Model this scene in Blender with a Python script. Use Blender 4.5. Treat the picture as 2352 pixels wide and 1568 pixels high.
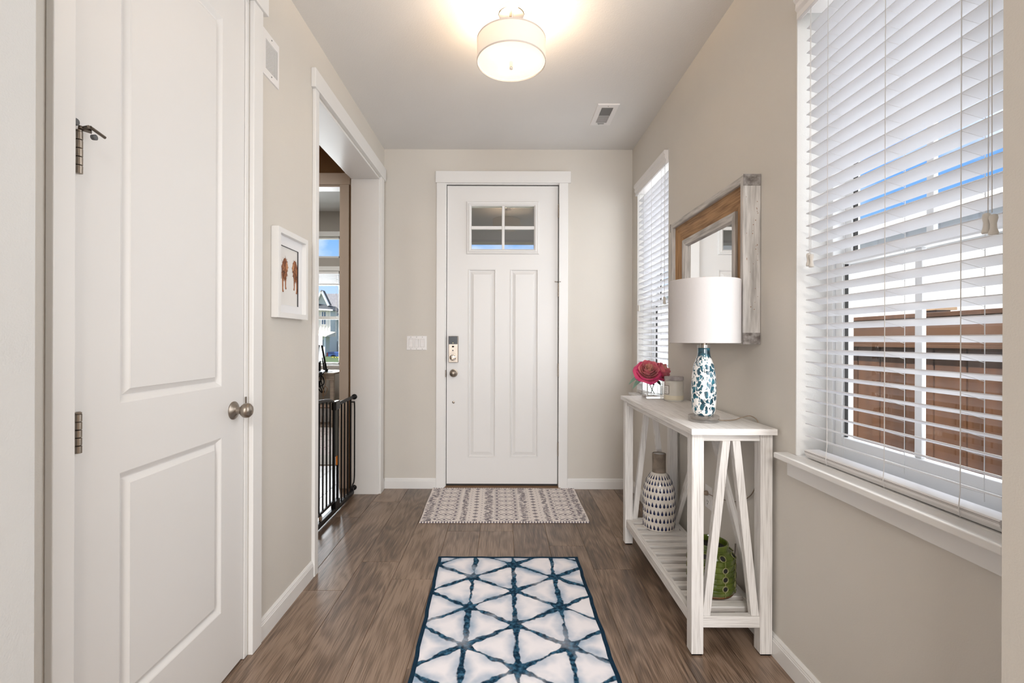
import bpy, bmesh, math, random
from mathutils import Vector, Matrix
random.seed(7)
for o in list(bpy.data.objects): bpy.data.objects.remove(o)
S = bpy.context.scene
COL = S.collection
PI = math.pi

# ------------------------------------------------------------------ camera
F_PX = 1065.0
EYE = 1.2
cam_d = bpy.data.cameras.new('camera')
cam_d.sensor_width = 36.0
cam_d.lens = 36.0 * F_PX / 2352.0
cam_d.shift_x = 20.0 / 2352.0
cam_d.shift_y = -3.0 / 2352.0
cam_d.clip_start = 0.02
cam_d.clip_end = 500
cam = bpy.data.objects.new('camera', cam_d)
cam.location = (0, 0, EYE)
cam.rotation_euler = (PI / 2, -0.003, 0)
COL.objects.link(cam)
S.camera = cam

# ------------------------------------------------------------------ exposure
S.view_settings.view_transform = 'Standard'
S.view_settings.look = 'None'
S.view_settings.exposure = 0.20
S.view_settings.gamma = 1.0
S.view_settings.use_curve_mapping = False

# ------------------------------------------------------------------ sky
W = bpy.data.worlds.new('sky')
S.world = W
W.use_nodes = True
wn = W.node_tree
for n in list(wn.nodes): wn.nodes.remove(n)
def wnode(t, **k):
    n = wn.nodes.new(t)
    for a, b in k.items(): setattr(n, a, b)
    return n
w_out = wnode('ShaderNodeOutputWorld')
w_bg = wnode('ShaderNodeBackground')
w_tc = wnode('ShaderNodeTexCoord')
w_sep = wnode('ShaderNodeSeparateXYZ')
w_ramp = wnode('ShaderNodeValToRGB')
w_map = wnode('ShaderNodeMapping')
w_noise = wnode('ShaderNodeTexNoise')
w_cr = wnode('ShaderNodeValToRGB')
w_mix = wnode('ShaderNodeMixRGB')
wn.links.new(w_tc.outputs['Generated'], w_sep.inputs[0])
wn.links.new(w_sep.outputs['Z'], w_ramp.inputs[0])
e = w_ramp.color_ramp.elements
e[0].position = 0.0; e[0].color = (0.70, 0.84, 1.0, 1)
e[1].position = 0.75; e[1].color = (0.08, 0.24, 0.70, 1)
x_ = w_ramp.color_ramp.elements.new(0.22); x_.color = (0.17, 0.42, 0.95, 1)
w_map.inputs['Scale'].default_value = (2.2, 2.2, 5.0)
w_map.inputs['Location'].default_value = (7.7, 2.3, 1.0)
wn.links.new(w_tc.outputs['Generated'], w_map.inputs[0])
wn.links.new(w_map.outputs[0], w_noise.inputs['Vector'])
w_noise.inputs['Scale'].default_value = 1.6
w_noise.inputs['Detail'].default_value = 7
wn.links.new(w_noise.outputs['Fac'], w_cr.inputs[0])
w_cr.color_ramp.elements[0].position = 0.45
w_cr.color_ramp.elements[1].position = 0.58
wn.links.new(w_cr.outputs[0], w_mix.inputs[0])
wn.links.new(w_ramp.outputs[0], w_mix.inputs[1])
w_mix.inputs[2].default_value = (0.92, 0.96, 1.0, 1)
wn.links.new(w_mix.outputs[0], w_bg.inputs[0])
w_bg.inputs[1].default_value = 1.1
wn.links.new(w_bg.outputs[0], w_out.inputs[0])

# ------------------------------------------------------------------ sun and large lights
def light(name, typ, loc, energy, color=(1, 1, 1), **k):
    d = bpy.data.lights.new(name, typ)
    d.energy = energy
    d.color = color
    rot = k.pop('rot', (0, 0, 0))
    for a, b in k.items(): setattr(d, a, b)
    o = bpy.data.objects.new(name, d)
    o.location = loc
    o.rotation_euler = rot
    COL.objects.link(o)
    return o
light('sun', 'SUN', (0, 0, 20), 11.0, (1.0, 0.96, 0.9), angle=0.01,
      rot=Vector((0.36, 0.25, -0.90)).to_track_quat('-Z', 'Y').to_euler())
# added fill light at the unseen opening of the living space behind the camera
light('window_daylight', 'AREA', (0.0, -8.95, 1.55), 360, (0.97, 0.98, 1.0), shape='RECTANGLE',
      size=4.4, size_y=2.1, rot=(PI / 2, 0, 0))
# added lights that strengthen the daylight at the right-hand and den windows
for wy, we in ((1.306, 12.5), (3.267, 3.3)):
    light('window_daylight', 'AREA', (1.004, wy, 1.60), we, (0.97, 0.985, 1.0), shape='RECTANGLE', size=1.50, size_y=0.62, rot=(0, PI / 2, 0))
    light('outdoor_daylight', 'AREA', (1.32, wy, 1.65), 8 if wy < 2 else 11, (0.97, 0.985, 1.0), shape='RECTANGLE', size=1.60, size_y=0.66, rot=(0, PI / 2, 0))
light('den_daylight', 'AREA', (-3.29, 7.55, 1.60), 110, (0.92, 0.96, 1.0), shape='RECTANGLE', size=1.4, size_y=1.5, rot=(-PI / 2, 0, 0))
light('den_ceiling_lamp', 'AREA', (-2.8, 5.6, 3.18), 26, (1.0, 0.96, 0.90), shape='DISK', size=0.6)  # added fill to brighten the den, no fixture there
light('vestibule_ceiling_lamp', 'AREA', (-2.2, 2.8, 2.70), 7, (1.0, 0.90, 0.78), shape='DISK', size=0.3)  # added fill to lift the vestibule casing, no fixture there
# added overhead fill behind the camera, no real fixture
light('living_ceiling_lamp', 'AREA', (0.0, -1.9, 2.70), 112, (1.0, 0.965, 0.915), shape='DISK', size=1.2)

# ------------------------------------------------------------------ materials
def mat(name, color, rough=0.5, metal=0.0, bump=0.0, bscale=200.0, vary=0.0, vscale=4.0, spec=0.5,
        coat=0.0, emit=None, estr=0.0, stretch=None, vcol=None, trans=0.0, sheen=0.0):
    m = bpy.data.materials.new(name)
    m.use_nodes = True
    nt = m.node_tree
    b = nt.nodes['Principled BSDF']
    b.inputs['Base Color'].default_value = (*color, 1)
    b.inputs['Roughness'].default_value = rough
    b.inputs['Metallic'].default_value = metal
    b.inputs['Specular IOR Level'].default_value = spec
    b.inputs['Coat Weight'].default_value = coat
    b.inputs['Sheen Weight'].default_value = sheen
    b.inputs['Transmission Weight'].default_value = trans
    if emit:
        b.inputs['Emission Color'].default_value = (*emit, 1)
        b.inputs['Emission Strength'].default_value = estr
    tc = nt.nodes.new('ShaderNodeTexCoord')
    src = tc.outputs['Object']
    if stretch:
        mp = nt.nodes.new('ShaderNodeMapping')
        mp.inputs['Scale'].default_value = stretch
        nt.links.new(src, mp.inputs[0]); src = mp.outputs[0]
    n = nt.nodes.new('ShaderNodeTexNoise')
    n.inputs['Scale'].default_value = vscale
    n.inputs['Detail'].default_value = 6
    nt.links.new(src, n.inputs['Vector'])
    r = nt.nodes.new('ShaderNodeValToRGB')
    c2 = vcol if vcol else tuple(max(0, c * (1 - vary)) for c in color)
    r.color_ramp.elements[0].position = 0.35; r.color_ramp.elements[0].color = (*c2, 1)
    r.color_ramp.elements[1].position = 0.65; r.color_ramp.elements[1].color = (*color, 1)
    nt.links.new(n.outputs['Fac'], r.inputs[0])
    nt.links.new(r.outputs[0], b.inputs['Base Color'])
    if bump > 0:
        n2 = nt.nodes.new('ShaderNodeTexNoise')
        n2.inputs['Scale'].default_value = bscale
        n2.inputs['Detail'].default_value = 3
        nt.links.new(src, n2.inputs['Vector'])
        bp = nt.nodes.new('ShaderNodeBump')
        bp.inputs['Strength'].default_value = bump
        bp.inputs['Distance'].default_value = 0.002
        nt.links.new(n2.outputs['Fac'], bp.inputs['Height'])
        nt.links.new(bp.outputs[0], b.inputs['Normal'])
    return m
def nodes_of(m):
    nt = m.node_tree
    return nt, nt.nodes['Principled BSDF']

M = {}
M['wall'] = mat('wall_paint', (0.64, 0.608, 0.558), 0.75, bump=0.22, bscale=260, vary=0.02, vscale=3)
M['ceil'] = mat('ceiling_paint', (0.74, 0.728, 0.71), 0.85, bump=0.45, bscale=170, vary=0.02, vscale=3)
M['white'] = mat('white_trim_paint', (0.775, 0.765, 0.75), 0.35, vary=0.015, vscale=2)
M['door'] = mat('white_door_paint', (0.75, 0.74, 0.728), 0.38, vary=0.015, vscale=2)
M['plastic'] = mat('white_plastic', (0.80, 0.78, 0.77), 0.35, vary=0.01)
M['vinyl'] = mat('white_vinyl', (0.86, 0.87, 0.88), 0.3, vary=0.01)
M['dark_gap'] = mat('dark_rubber', (0.012, 0.010, 0.009), 0.6, vary=0.2)  # black rubber; also painted shade inside holes and behind the wall vent
M['nickel'] = mat('satin_nickel', (0.33, 0.285, 0.24), 0.36, 1.0, vary=0.08, vscale=30)
M['chrome'] = mat('polished_chrome', (0.85, 0.82, 0.80), 0.08, 1.0, vary=0.03)
M['black'] = mat('black_powder_coat', (0.008, 0.008, 0.009), 0.38, vary=0.2, spec=0.22)
M['blackgloss'] = mat('black_gloss_plastic', (0.005, 0.005, 0.006), 0.18, vary=0.2, spec=0.2)
M['rubber'] = mat('grey_rubber', (0.12, 0.125, 0.13), 0.7, vary=0.15)
M['brownshade'] = mat('vestibule_wall_paint', (0.26, 0.155, 0.075), 0.8, bump=0.2, vary=0.03)  # dark brown puts the vestibule's shade into the wall colour

# slats: thin painted faux-wood, a little light passes through
def slat_material():
    m = mat('blind_slat_white', (0.83, 0.83, 0.84), 0.38, vary=0.01)
    nt, b = nodes_of(m)
    tr = nt.nodes.new('ShaderNodeBsdfTranslucent')
    tr.inputs[0].default_value = (0.9, 0.9, 0.92, 1)
    mx = nt.nodes.new('ShaderNodeMixShader')
    mx.inputs[0].default_value = 0.42
    out = nt.nodes['Material Output']
    nt.links.new(b.outputs[0], mx.inputs[1]); nt.links.new(tr.outputs[0], mx.inputs[2])
    nt.links.new(mx.outputs[0], out.inputs[0])
    return m
M['slat'] = slat_material()

def glass_material(name, tint=(0.97, 0.985, 0.98), rough=0.01, f0=0.07):
    m = bpy.data.materials.new(name)
    m.use_nodes = True
    nt = m.node_tree
    for n in list(nt.nodes):
        if n.type != 'OUTPUT_MATERIAL': nt.nodes.remove(n)
    out = [n for n in nt.nodes if n.type == 'OUTPUT_MATERIAL'][0]
    t = nt.nodes.new('ShaderNodeBsdfTransparent'); t.inputs[0].default_value = (*tint, 1)
    g = nt.nodes.new('ShaderNodeBsdfGlossy'); g.inputs['Roughness'].default_value = rough
    ge = nt.nodes.new('ShaderNodeNewGeometry')
    dt = nt.nodes.new('ShaderNodeVectorMath'); dt.operation = 'DOT_PRODUCT'
    nt.links.new(ge.outputs['Incoming'], dt.inputs[0]); nt.links.new(ge.outputs['Normal'], dt.inputs[1])
    def mt(op, a, b):
        n = nt.nodes.new('ShaderNodeMath'); n.operation = op
        for i, q in enumerate((a, b)):
            if isinstance(q, (int, float)): n.inputs[i].default_value = q
            elif q is not None: nt.links.new(q, n.inputs[i])
        return n.outputs[0]
    c = mt('ABSOLUTE', dt.outputs['Value'], None)
    fr = mt('ADD', mt('MULTIPLY', mt('POWER', mt('SUBTRACT', 1.0, c), 5.0), 0.92), f0)
    mx = nt.nodes.new('ShaderNodeMixShader')
    nt.links.new(fr, mx.inputs[0]); nt.links.new(t.outputs[0], mx.inputs[1]); nt.links.new(g.outputs[0], mx.inputs[2])
    nt.links.new(mx.outputs[0], out.inputs[0])
    return m
M['pane'] = glass_material('window_glass')
M['pane_double'] = glass_material('double_glazing', f0=0.15)
M['clear'] = mat('clear_glass', (0.97, 0.985, 0.98), 0.02, trans=1.0, vary=0.0)
nodes_of(M['clear'])[1].inputs['IOR'].default_value = 1.45
M['crystal'] = glass_material('clear_acrylic', (0.90, 0.89, 0.88), rough=0.05, f0=0.16)

def plank_material(name, base, dark, light):
    m = bpy.data.materials.new(name)
    m.use_nodes = True
    nt = m.node_tree
    b = nt.nodes['Principled BSDF']
    tc = nt.nodes.new('ShaderNodeTexCoord')
    oi = nt.nodes.new('ShaderNodeObjectInfo')
    mul = nt.nodes.new('ShaderNodeMath'); mul.operation = 'MULTIPLY'; mul.inputs[1].default_value = 53.0
    nt.links.new(oi.outputs['Random'], mul.inputs[0])
    cmb = nt.nodes.new('ShaderNodeCombineXYZ')
    nt.links.new(mul.outputs[0], cmb.inputs[0]); nt.links.new(mul.outputs[0], cmb.inputs[1])
    add = nt.nodes.new('ShaderNodeVectorMath'); add.operation = 'ADD'
    nt.links.new(tc.outputs['Object'], add.inputs[0]); nt.links.new(cmb.outputs[0], add.inputs[1])
    def mapped(scale):
        mp = nt.nodes.new('ShaderNodeMapping'); mp.inputs['Scale'].default_value = scale
        nt.links.new(add.outputs[0], mp.inputs[0]); return mp.outputs[0]
    # cathedral grain: rings of a slow noise field, stretched along the plank
    n1 = nt.nodes.new('ShaderNodeTexNoise'); n1.inputs['Scale'].default_value = 1.0; n1.inputs['Detail'].default_value = 2
    nt.links.new(mapped((5.0, 0.9, 1)), n1.inputs['Vector'])
    k = nt.nodes.new('ShaderNodeMath'); k.operation = 'MULTIPLY'; k.inputs[1].default_value = 85.0
    nt.links.new(n1.outputs['Fac'], k.inputs[0])
    s = nt.nodes.new('ShaderNodeMath'); s.operation = 'SINE'
    nt.links.new(k.outputs[0], s.inputs[0])
    # fine pores
    n2 = nt.nodes.new('ShaderNodeTexNoise'); n2.inputs['Scale'].default_value = 1.0; n2.inputs['Detail'].default_value = 5
    nt.links.new(mapped((260, 7, 1)), n2.inputs['Vector'])
    # broad stains and knots
    n3 = nt.nodes.new('ShaderNodeTexNoise'); n3.inputs['Scale'].default_value = 1.0; n3.inputs['Detail'].default_value = 4
    nt.links.new(mapped((7, 2.2, 1)), n3.inputs['Vector'])
    a1 = nt.nodes.new('ShaderNodeMath'); a1.operation = 'MULTIPLY_ADD'
    a1.inputs[1].default_value = 0.075; nt.links.new(s.outputs[0], a1.inputs[0]); nt.links.new(n2.outputs['Fac'], a1.inputs[2])
    a2 = nt.nodes.new('ShaderNodeMath'); a2.operation = 'MULTIPLY_ADD'
    a2.inputs[1].default_value = 0.75; nt.links.new(n3.outputs['Fac'], a2.inputs[0]); nt.links.new(a1.outputs[0], a2.inputs[2])
    a3 = nt.nodes.new('ShaderNodeMath'); a3.operation = 'MULTIPLY_ADD'
    a3.inputs[1].default_value = 0.22; nt.links.new(oi.outputs['Random'], a3.inputs[0]); nt.links.new(a2.outputs[0], a3.inputs[2])
    r = nt.nodes.new('ShaderNodeValToRGB')
    el = r.color_ramp.elements
    el[0].position = 0.62; el[0].color = (*dark, 1)
    el[1].position = 1.22 / 1.22; el[1].color = (*light, 1)
    md = el.new(0.84); md.color = (*base, 1)
    sc = nt.nodes.new('ShaderNodeMath'); sc.operation = 'MULTIPLY'; sc.inputs[1].default_value = 0.88
    nt.links.new(a3.outputs[0], sc.inputs[0])
    nt.links.new(sc.outputs[0], r.inputs[0])
    nt.links.new(r.outputs[0], b.inputs['Base Color'])
    b.inputs['Roughness'].default_value = 0.30
    b.inputs['Specular IOR Level'].default_value = 0.55
    bp = nt.nodes.new('ShaderNodeBump'); bp.inputs['Strength'].default_value = 0.12; bp.inputs['Distance'].default_value = 0.001
    nt.links.new(a1.outputs[0], bp.inputs['Height']); nt.links.new(bp.outputs[0], b.inputs['Normal'])
    return m
M['plank'] = plank_material('floor_plank_oak', (0.170, 0.112, 0.075), (0.070, 0.043, 0.028), (0.28, 0.195, 0.14))
M['subfloor'] = mat('plank_joint', (0.33, 0.22, 0.14), 0.6, vary=0.2)

def wash_wood(name, stretch):
    m = mat(name, (0.74, 0.715, 0.69), 0.5, vcol=(0.50, 0.47, 0.445), vscale=1.0, stretch=stretch, bump=0.25, bscale=1.2)
    nt, b = nodes_of(m)
    r = [n for n in nt.nodes if n.type == 'VALTORGB'][0]
    r.color_ramp.elements[0].position = 0.30
    r.color_ramp.elements[1].position = 0.52
    return m
M['wash_x'] = wash_wood('whitewashed_wood_x', (7, 260, 260))
M['wash_y'] = wash_wood('whitewashed_wood_y', (260, 7, 260))
M['wash_slant'] = wash_wood('whitewashed_wood_slanted', (220, 7, 7))
M['wash_z'] = wash_wood('whitewashed_wood_z', (260, 260, 7))

# ------------------------------------------------------------------ mesh helpers
ORG = {}
class MB:
    def __init__(s): s.v = []; s.f = []
    def add(s, vs, fs):
        o = len(s.v); s.v += [tuple(p) for p in vs]; s.f += [tuple(i + o for i in q) for q in fs]; return s
    def box(s, x0, x1, y0, y1, z0, z1):
        return s.add([(x0,y0,z0),(x1,y0,z0),(x1,y1,z0),(x0,y1,z0),(x0,y0,z1),(x1,y0,z1),(x1,y1,z1),(x0,y1,z1)],
                     [(0,3,2,1),(4,5,6,7),(0,1,5,4),(1,2,6,5),(2,3,7,6),(3,0,4,7)])
    def hexa(s, p):          # eight corners, bottom ring then top ring
        return s.add(p, [(0,3,2,1),(4,5,6,7),(0,1,5,4),(1,2,6,5),(2,3,7,6),(3,0,4,7)])
    def prism(s, pts, a, b):  # polygon pts as 3D ring 'a' extruded by vector b
        n = len(pts); b = Vector(b)
        v = [Vector(p) for p in pts]
        return s.add(v + [p + b for p in v], [tuple(range(n - 1, -1, -1)), tuple(range(n, 2 * n))] +
                     [(i, (i + 1) % n, n + (i + 1) % n, n + i) for i in range(n)])
    def tube(s, path, r, n=10, closed=False, rad=None):
        P = [Vector(p) for p in path]; m = len(P); rings = []
        up = None
        for i in range(m):
            if closed: t = P[(i + 1) % m] - P[i - 1]
            else: t = P[min(i + 1, m - 1)] - P[max(i - 1, 0)]
            t.normalize()
            if up is None:
                up = Vector((0, 0, 1)) if abs(t.z) < 0.9 else Vector((1, 0, 0))
            u = (up - t * up.dot(t)); u.normalize(); w = t.cross(u); up = u
            rr = rad[i] if rad else r
            rings.append([P[i] + (u * math.cos(2 * PI * k / n) + w * math.sin(2 * PI * k / n)) * rr for k in range(n)])
        vs = [p for q in rings for p in q]; fs = []
        for i in range(m if closed else m - 1):
            j = (i + 1) % m
            for k in range(n):
                fs.append((i * n + k, i * n + (k + 1) % n, j * n + (k + 1) % n, j * n + k))
        if not closed: fs += [tuple(range(n - 1, -1, -1)), tuple(range((m - 1) * n, m * n))]
        return s.add(vs, fs)
    def lathe(s, prof, c=(0, 0, 0), n=40, axis='z', close=False):
        vs = []; fs = []; m = len(prof)
        for r, h in prof:
            for k in range(n):
                a = 2 * PI * k / n; x, y = r * math.cos(a), r * math.sin(a)
                p = {'z': (x, y, h), 'x': (h, x, y), 'y': (y, h, x)}[axis]
                vs.append((c[0] + p[0], c[1] + p[1], c[2] + p[2]))
        for i in range(m if close else m - 1):
            j = (i + 1) % m
            for k in range(n): fs.append((i * n + k, i * n + (k + 1) % n, j * n + (k + 1) % n, j * n + k))
        if not close:
            if prof[0][0] > 1e-6: fs.append(tuple(range(n - 1, -1, -1)))
            if prof[-1][0] > 1e-6: fs.append(tuple(range((m - 1) * n, m * n)))
        return s.add(vs, fs)
    def bar(s, a, b, w, d, side=(1, 0, 0)):   # square-section bar from a to b
        a, b = Vector(a), Vector(b); t = (b - a).normalized(); u = Vector(side); u = (u - t * u.dot(t)).normalized(); q = t.cross(u)
        c = [u * sx * w / 2 + q * sy * d / 2 for sx, sy in ((-1, -1), (1, -1), (1, 1), (-1, 1))]
        return s.hexa([a + k for k in c] + [b + k for k in c])
    def ell(s, c, rx, ry, rz, n=14, m=8):
        vs = [(c[0], c[1], c[2] - rz)]; fs = []
        for i in range(1, m):
            p = -PI / 2 + PI * i / m
            for k in range(n):
                a = 2 * PI * k / n
                vs.append((c[0] + rx * math.cos(p) * math.cos(a), c[1] + ry * math.cos(p) * math.sin(a), c[2] + rz * math.sin(p)))
        vs.append((c[0], c[1], c[2] + rz)); L = len(vs) - 1
        for k in range(n):
            fs.append((0, 1 + (k + 1) % n, 1 + k)); fs.append((L, 1 + (m - 2) * n + k, 1 + (m - 2) * n + (k + 1) % n))
        for i in range(m - 2):
            for k in range(n): fs.append((1 + i * n + k, 1 + i * n + (k + 1) % n, 1 + (i + 1) * n + (k + 1) % n, 1 + (i + 1) * n + k))
        return s.add(vs, fs)

def obj(name, mb, m, parent=None, smooth=False, bevel=0.0, kind=None, label=None, loc=None, attr=None, seg=2):
    org = Vector((0, 0, 0))
    if parent is not None: org = ORG[parent.name]
    elif loc is not None: org = Vector(loc)
    me = bpy.data.meshes.new(name)
    me.from_pydata([tuple(Vector(p) - org) for p in mb.v], [], mb.f)
    if attr:
        a = me.attributes.new('tint', 'FLOAT', 'POINT')
        a.data.foreach_set('value', attr)
    bm = bmesh.new(); bm.from_mesh(me)
    bmesh.ops.recalc_face_normals(bm, faces=bm.faces); bm.to_mesh(me); bm.free()
    me.materials.append(m)
    o = bpy.data.objects.new(name, me); COL.objects.link(o)
    if parent is not None: o.parent = parent
    elif loc is not None: o.location = loc
    ORG[o.name] = org
    if smooth:
        for p in me.polygons: p.use_smooth = True
        if smooth == 'auto':
            me.set_sharp_from_angle(angle=math.radians(35))
    if bevel:
        b = o.modifiers.new('bevel', 'BEVEL'); b.width = bevel; b.segments = seg; b.limit_method = 'ANGLE'; b.angle_limit = math.radians(40)
    if kind: o['kind'] = kind
    if label: o['label'] = label
    return o
def thing(name, label, cat, loc=(0, 0, 0), group=None):
    o = bpy.data.objects.new(name, None); o.empty_display_size = 0.05
    COL.objects.link(o); o.location = loc; ORG[o.name] = Vector(loc)
    o['label'] = label; o['category'] = cat
    if group: o['group'] = group
    return o
def struct(name, loc=(0, 0, 0), label=None):
    o = bpy.data.objects.new(name, None); o.empty_display_size = 0.05
    COL.objects.link(o); o.location = loc; ORG[o.name] = Vector(loc); o['kind'] = 'structure'
    if label: o['label'] = label
    return o
def tag(o, label, cat, group=None):
    o['label'] = label; o['category'] = cat
    if group: o['group'] = group
    return o
def B(*a): return MB().box(*a)

# plane with rectangular holes, mapped by fn(u, v, h) -> world
def holed(mb, fn, rect, holes, h=0.0):
    us = sorted({rect[0], rect[1]} | {q for k in holes for q in k[:2]})
    vs = sorted({rect[2], rect[3]} | {q for k in holes for q in k[2:]})
    for i in range(len(us) - 1):
        for j in range(len(vs) - 1):
            uc, vc = (us[i] + us[i + 1]) / 2, (vs[j] + vs[j + 1]) / 2
            if any(k[0] < uc < k[1] and k[2] < vc < k[3] for k in holes): continue
            mb.add([fn(us[i], vs[j], h), fn(us[i + 1], vs[j], h), fn(us[i + 1], vs[j + 1], h), fn(us[i], vs[j + 1], h)], [(0, 1, 2, 3)])
def rings(mb, fn, rect, prof, fill=True):
    loops = [[(rect[0] + i, rect[2] + i, h), (rect[1] - i, rect[2] + i, h), (rect[1] - i, rect[3] - i, h), (rect[0] + i, rect[3] - i, h)] for i, h in prof]
    for a, b in zip(loops, loops[1:]):
        for k in range(4):
            q = [a[k], a[(k + 1) % 4], b[(k + 1) % 4], b[k]]
            mb.add([fn(*p) for p in q], [(0, 1, 2, 3)])
    if fill: mb.add([fn(*p) for p in loops[-1]], [(0, 1, 2, 3)])
def slab_sides(mb, fn, rect, h0, h1):
    c = [(rect[0], rect[2]), (rect[1], rect[2]), (rect[1], rect[3]), (rect[0], rect[3])]
    for k in range(4):
        a, b = c[k], c[(k + 1) % 4]
        mb.add([fn(*a, h0), fn(*b, h0), fn(*b, h1), fn(*a, h1)], [(0, 1, 2, 3)])
    mb.add([fn(*p, h1) for p in c], [(0, 1, 2, 3)])
# four mitred pieces of a picture-frame moulding; prof = closed list of (inset, height)
def mitred(fn, rect, prof):
    out = []
    for k in range(4):
        mb = MB(); ends = []
        for e_ in (0, 1):
            idx = (k + e_) % 4
            ring = []
            for i, h in prof:
                c = [(rect[0] + i, rect[2] + i), (rect[1] - i, rect[2] + i), (rect[1] - i, rect[3] - i), (rect[0] + i, rect[3] - i)][idx]
                ring.append(fn(*c, h))
            ends.append(ring)
        n = len(prof)
        mb.add(ends[0] + ends[1], [tuple(range(n - 1, -1, -1)), tuple(range(n, 2 * n))] + [(i, (i + 1) % n, n + (i + 1) % n, n + i) for i in range(n)])
        out.append(mb)
    return out
def catmull(pts, n=8):
    P = [Vector(p) for p in pts]; P = [P[0] * 2 - P[1]] + P + [P[-1] * 2 - P[-2]]; out = []
    for i in range(1, len(P) - 2):
        a, b, c, d = P[i - 1], P[i], P[i + 1], P[i + 2]
        for k in range(n):
            t = k / n
            out.append(0.5 * (2 * b + (c - a) * t + (2 * a - 5 * b + 4 * c - d) * t * t + (3 * b - a - 3 * c + d) * t ** 3))
    out.append(P[-2]); return out

# ================================================================== ROOM SHELL
WL, WR, FAR, CH = -0.968, 1.042, 3.755, 2.743
WLB = -1.187                     # back face of the left wall
fl = obj('floor', B(-4.4, 3.2, -9.0, 7.45, -0.06, -0.004), M['subfloor'], kind='structure')
# planks, laid away from the camera
PW = 0.207
def plank(x0, x1, y0, y1):
    g, c, zt = 0.0010, 0.0012, 0.0
    x0 += g; x1 -= g; y0 += g * .6; y1 -= g * .6
    p = [(x0, y0, -.004), (x1, y0, -.004), (x1, y1, -.004), (x0, y1, -.004), (x0, y0, zt - c), (x1, y0, zt - c), (x1, y1, zt - c), (x0, y1, zt - c),
         (x0 + c, y0 + c, zt), (x1 - c, y0 + c, zt), (x1 - c, y1 - c, zt), (x0 + c, y1 - c, zt)]
    mb = MB().add(p, [(0, 1, 5, 4), (1, 2, 6, 5), (2, 3, 7, 6), (3, 0, 4, 7), (4, 5, 9, 8), (5, 6, 10, 9), (6, 7, 11, 10), (7, 4, 8, 11), (8, 9, 10, 11)])
    obj('plank', mb, M['plank'], fl)
rnd = random.Random(11)
for k in range(-17, 6):
    x0 = 0.065 + PW * (k - 1); x1 = x0 + PW
    if x1 < -3.3: continue
    y0, y1 = (2.2, 7.3) if x1 < -1.05 else (0.45, FAR + 0.02)
    if x0 > WR: continue
    x1c = min(x1, WR - 0.002)
    if x1 >= -1.05 and x0 < WL and False: pass
    y = y0 - rnd.uniform(0.1, 1.2)
    while y < y1:
        L = rnd.choice((1.22, 1.22, 1.05, 1.4))
        a, b = max(y, y0), min(y + L, y1)
        if b - a > 0.05: plank(x0, x1c, a, b)
        y += L

obj('ceiling', B(WLB, 1.26, 0.60, FAR + 0.12, CH, CH + 0.12), M['ceil'], kind='structure')
# left wall: closet door opening and the cased opening to the den
OPN0, OPN1, OPZ = 2.378, 3.622, 2.463
CD0, CD1, CDZ = 1.030, 1.763, 2.490
lw = MB()
lw.box(WLB, WL, 0.891, CD0, 0, CH).box(WLB, WL, CD0, CD1, CDZ, CH).box(WLB, WL, CD1, OPN0, 0, CH)
lw.box(WLB, WL, OPN0, OPN1, OPZ, CH).box(WLB, WL, OPN1, FAR, 0, CH)
obj('wall_left', lw, M['wall'], kind='structure')
# near left wall: faces the camera beside the closet
M['wallwhite'] = mat('near_wall_paint', (0.62, 0.62, 0.61), 0.7, bump=0.3, bscale=260, vary=0.02)
obj('wall_near_left', B(-3.2, -0.90, 0.71, 0.891, 0, CH), M['wallwhite'], kind='structure')
# right wall with two windows
WIN = [(0.962, 1.650), (2.925, 3.609)]
WZ0, WZ1 = 0.795, 2.410
WRO = 1.235
rw = MB()
rw.box(WR, WRO, 0.60, WIN[0][0], 0, CH).box(WR, WRO, WIN[0][1], WIN[1][0], 0, CH).box(WR, WRO, WIN[1][1], FAR + 0.12, 0, CH)
for a, b in WIN: rw.box(WR, WRO, a, b, 0, WZ0 - .0205).box(WR, WRO, a, b, WZ1, CH)
obj('wall_right', rw, M['wall'], kind='structure')
obj('wall_near_right', B(0.90, WR, 0.66, 0.836, 0, CH), M['wall'], kind='structure')
# far wall with the front door opening
DX0, DX1, DZ = -0.478, 0.455, 2.470
fw = B(WL, DX0, FAR, FAR + 0.12, 0, CH).box(DX1, WR, FAR, FAR + 0.12, 0, CH).box(DX0, DX1, FAR, FAR + 0.12, DZ, CH)
obj('wall_far', fw, M['wall'], kind='structure')
# living space behind the camera
liv = MB()
liv.box(-3.2, 3.2, -9.12, -9.0, 0, 0.55).box(-3.2, 3.2, -9.12, -9.0, 2.55, CH)
liv.box(-3.2, -2.2, -9.12, -9.0, 0.55, 2.55).box(2.2, 3.2, -9.12, -9.0, 0.55, 2.55)
obj('wall_near_back', liv, M['wall'], kind='structure')
obj('wall_living_left', B(-3.32, -3.2, -9.12, 1.06, 0, CH), M['wall'], kind='structure')
obj('wall_living_right', B(3.2, 3.32, -9.12, 0.70, 0, CH).box(WR, 3.2, 0.60, 0.70, 0, CH), M['wall'], kind='structure')
obj('ceiling_living', B(-3.32, 3.32, -9.12, 0.60, CH, CH + 0.12).box(-3.32, WLB, 0.60, 1.06, CH, CH + 0.12), M['ceil'], kind='structure')
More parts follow.
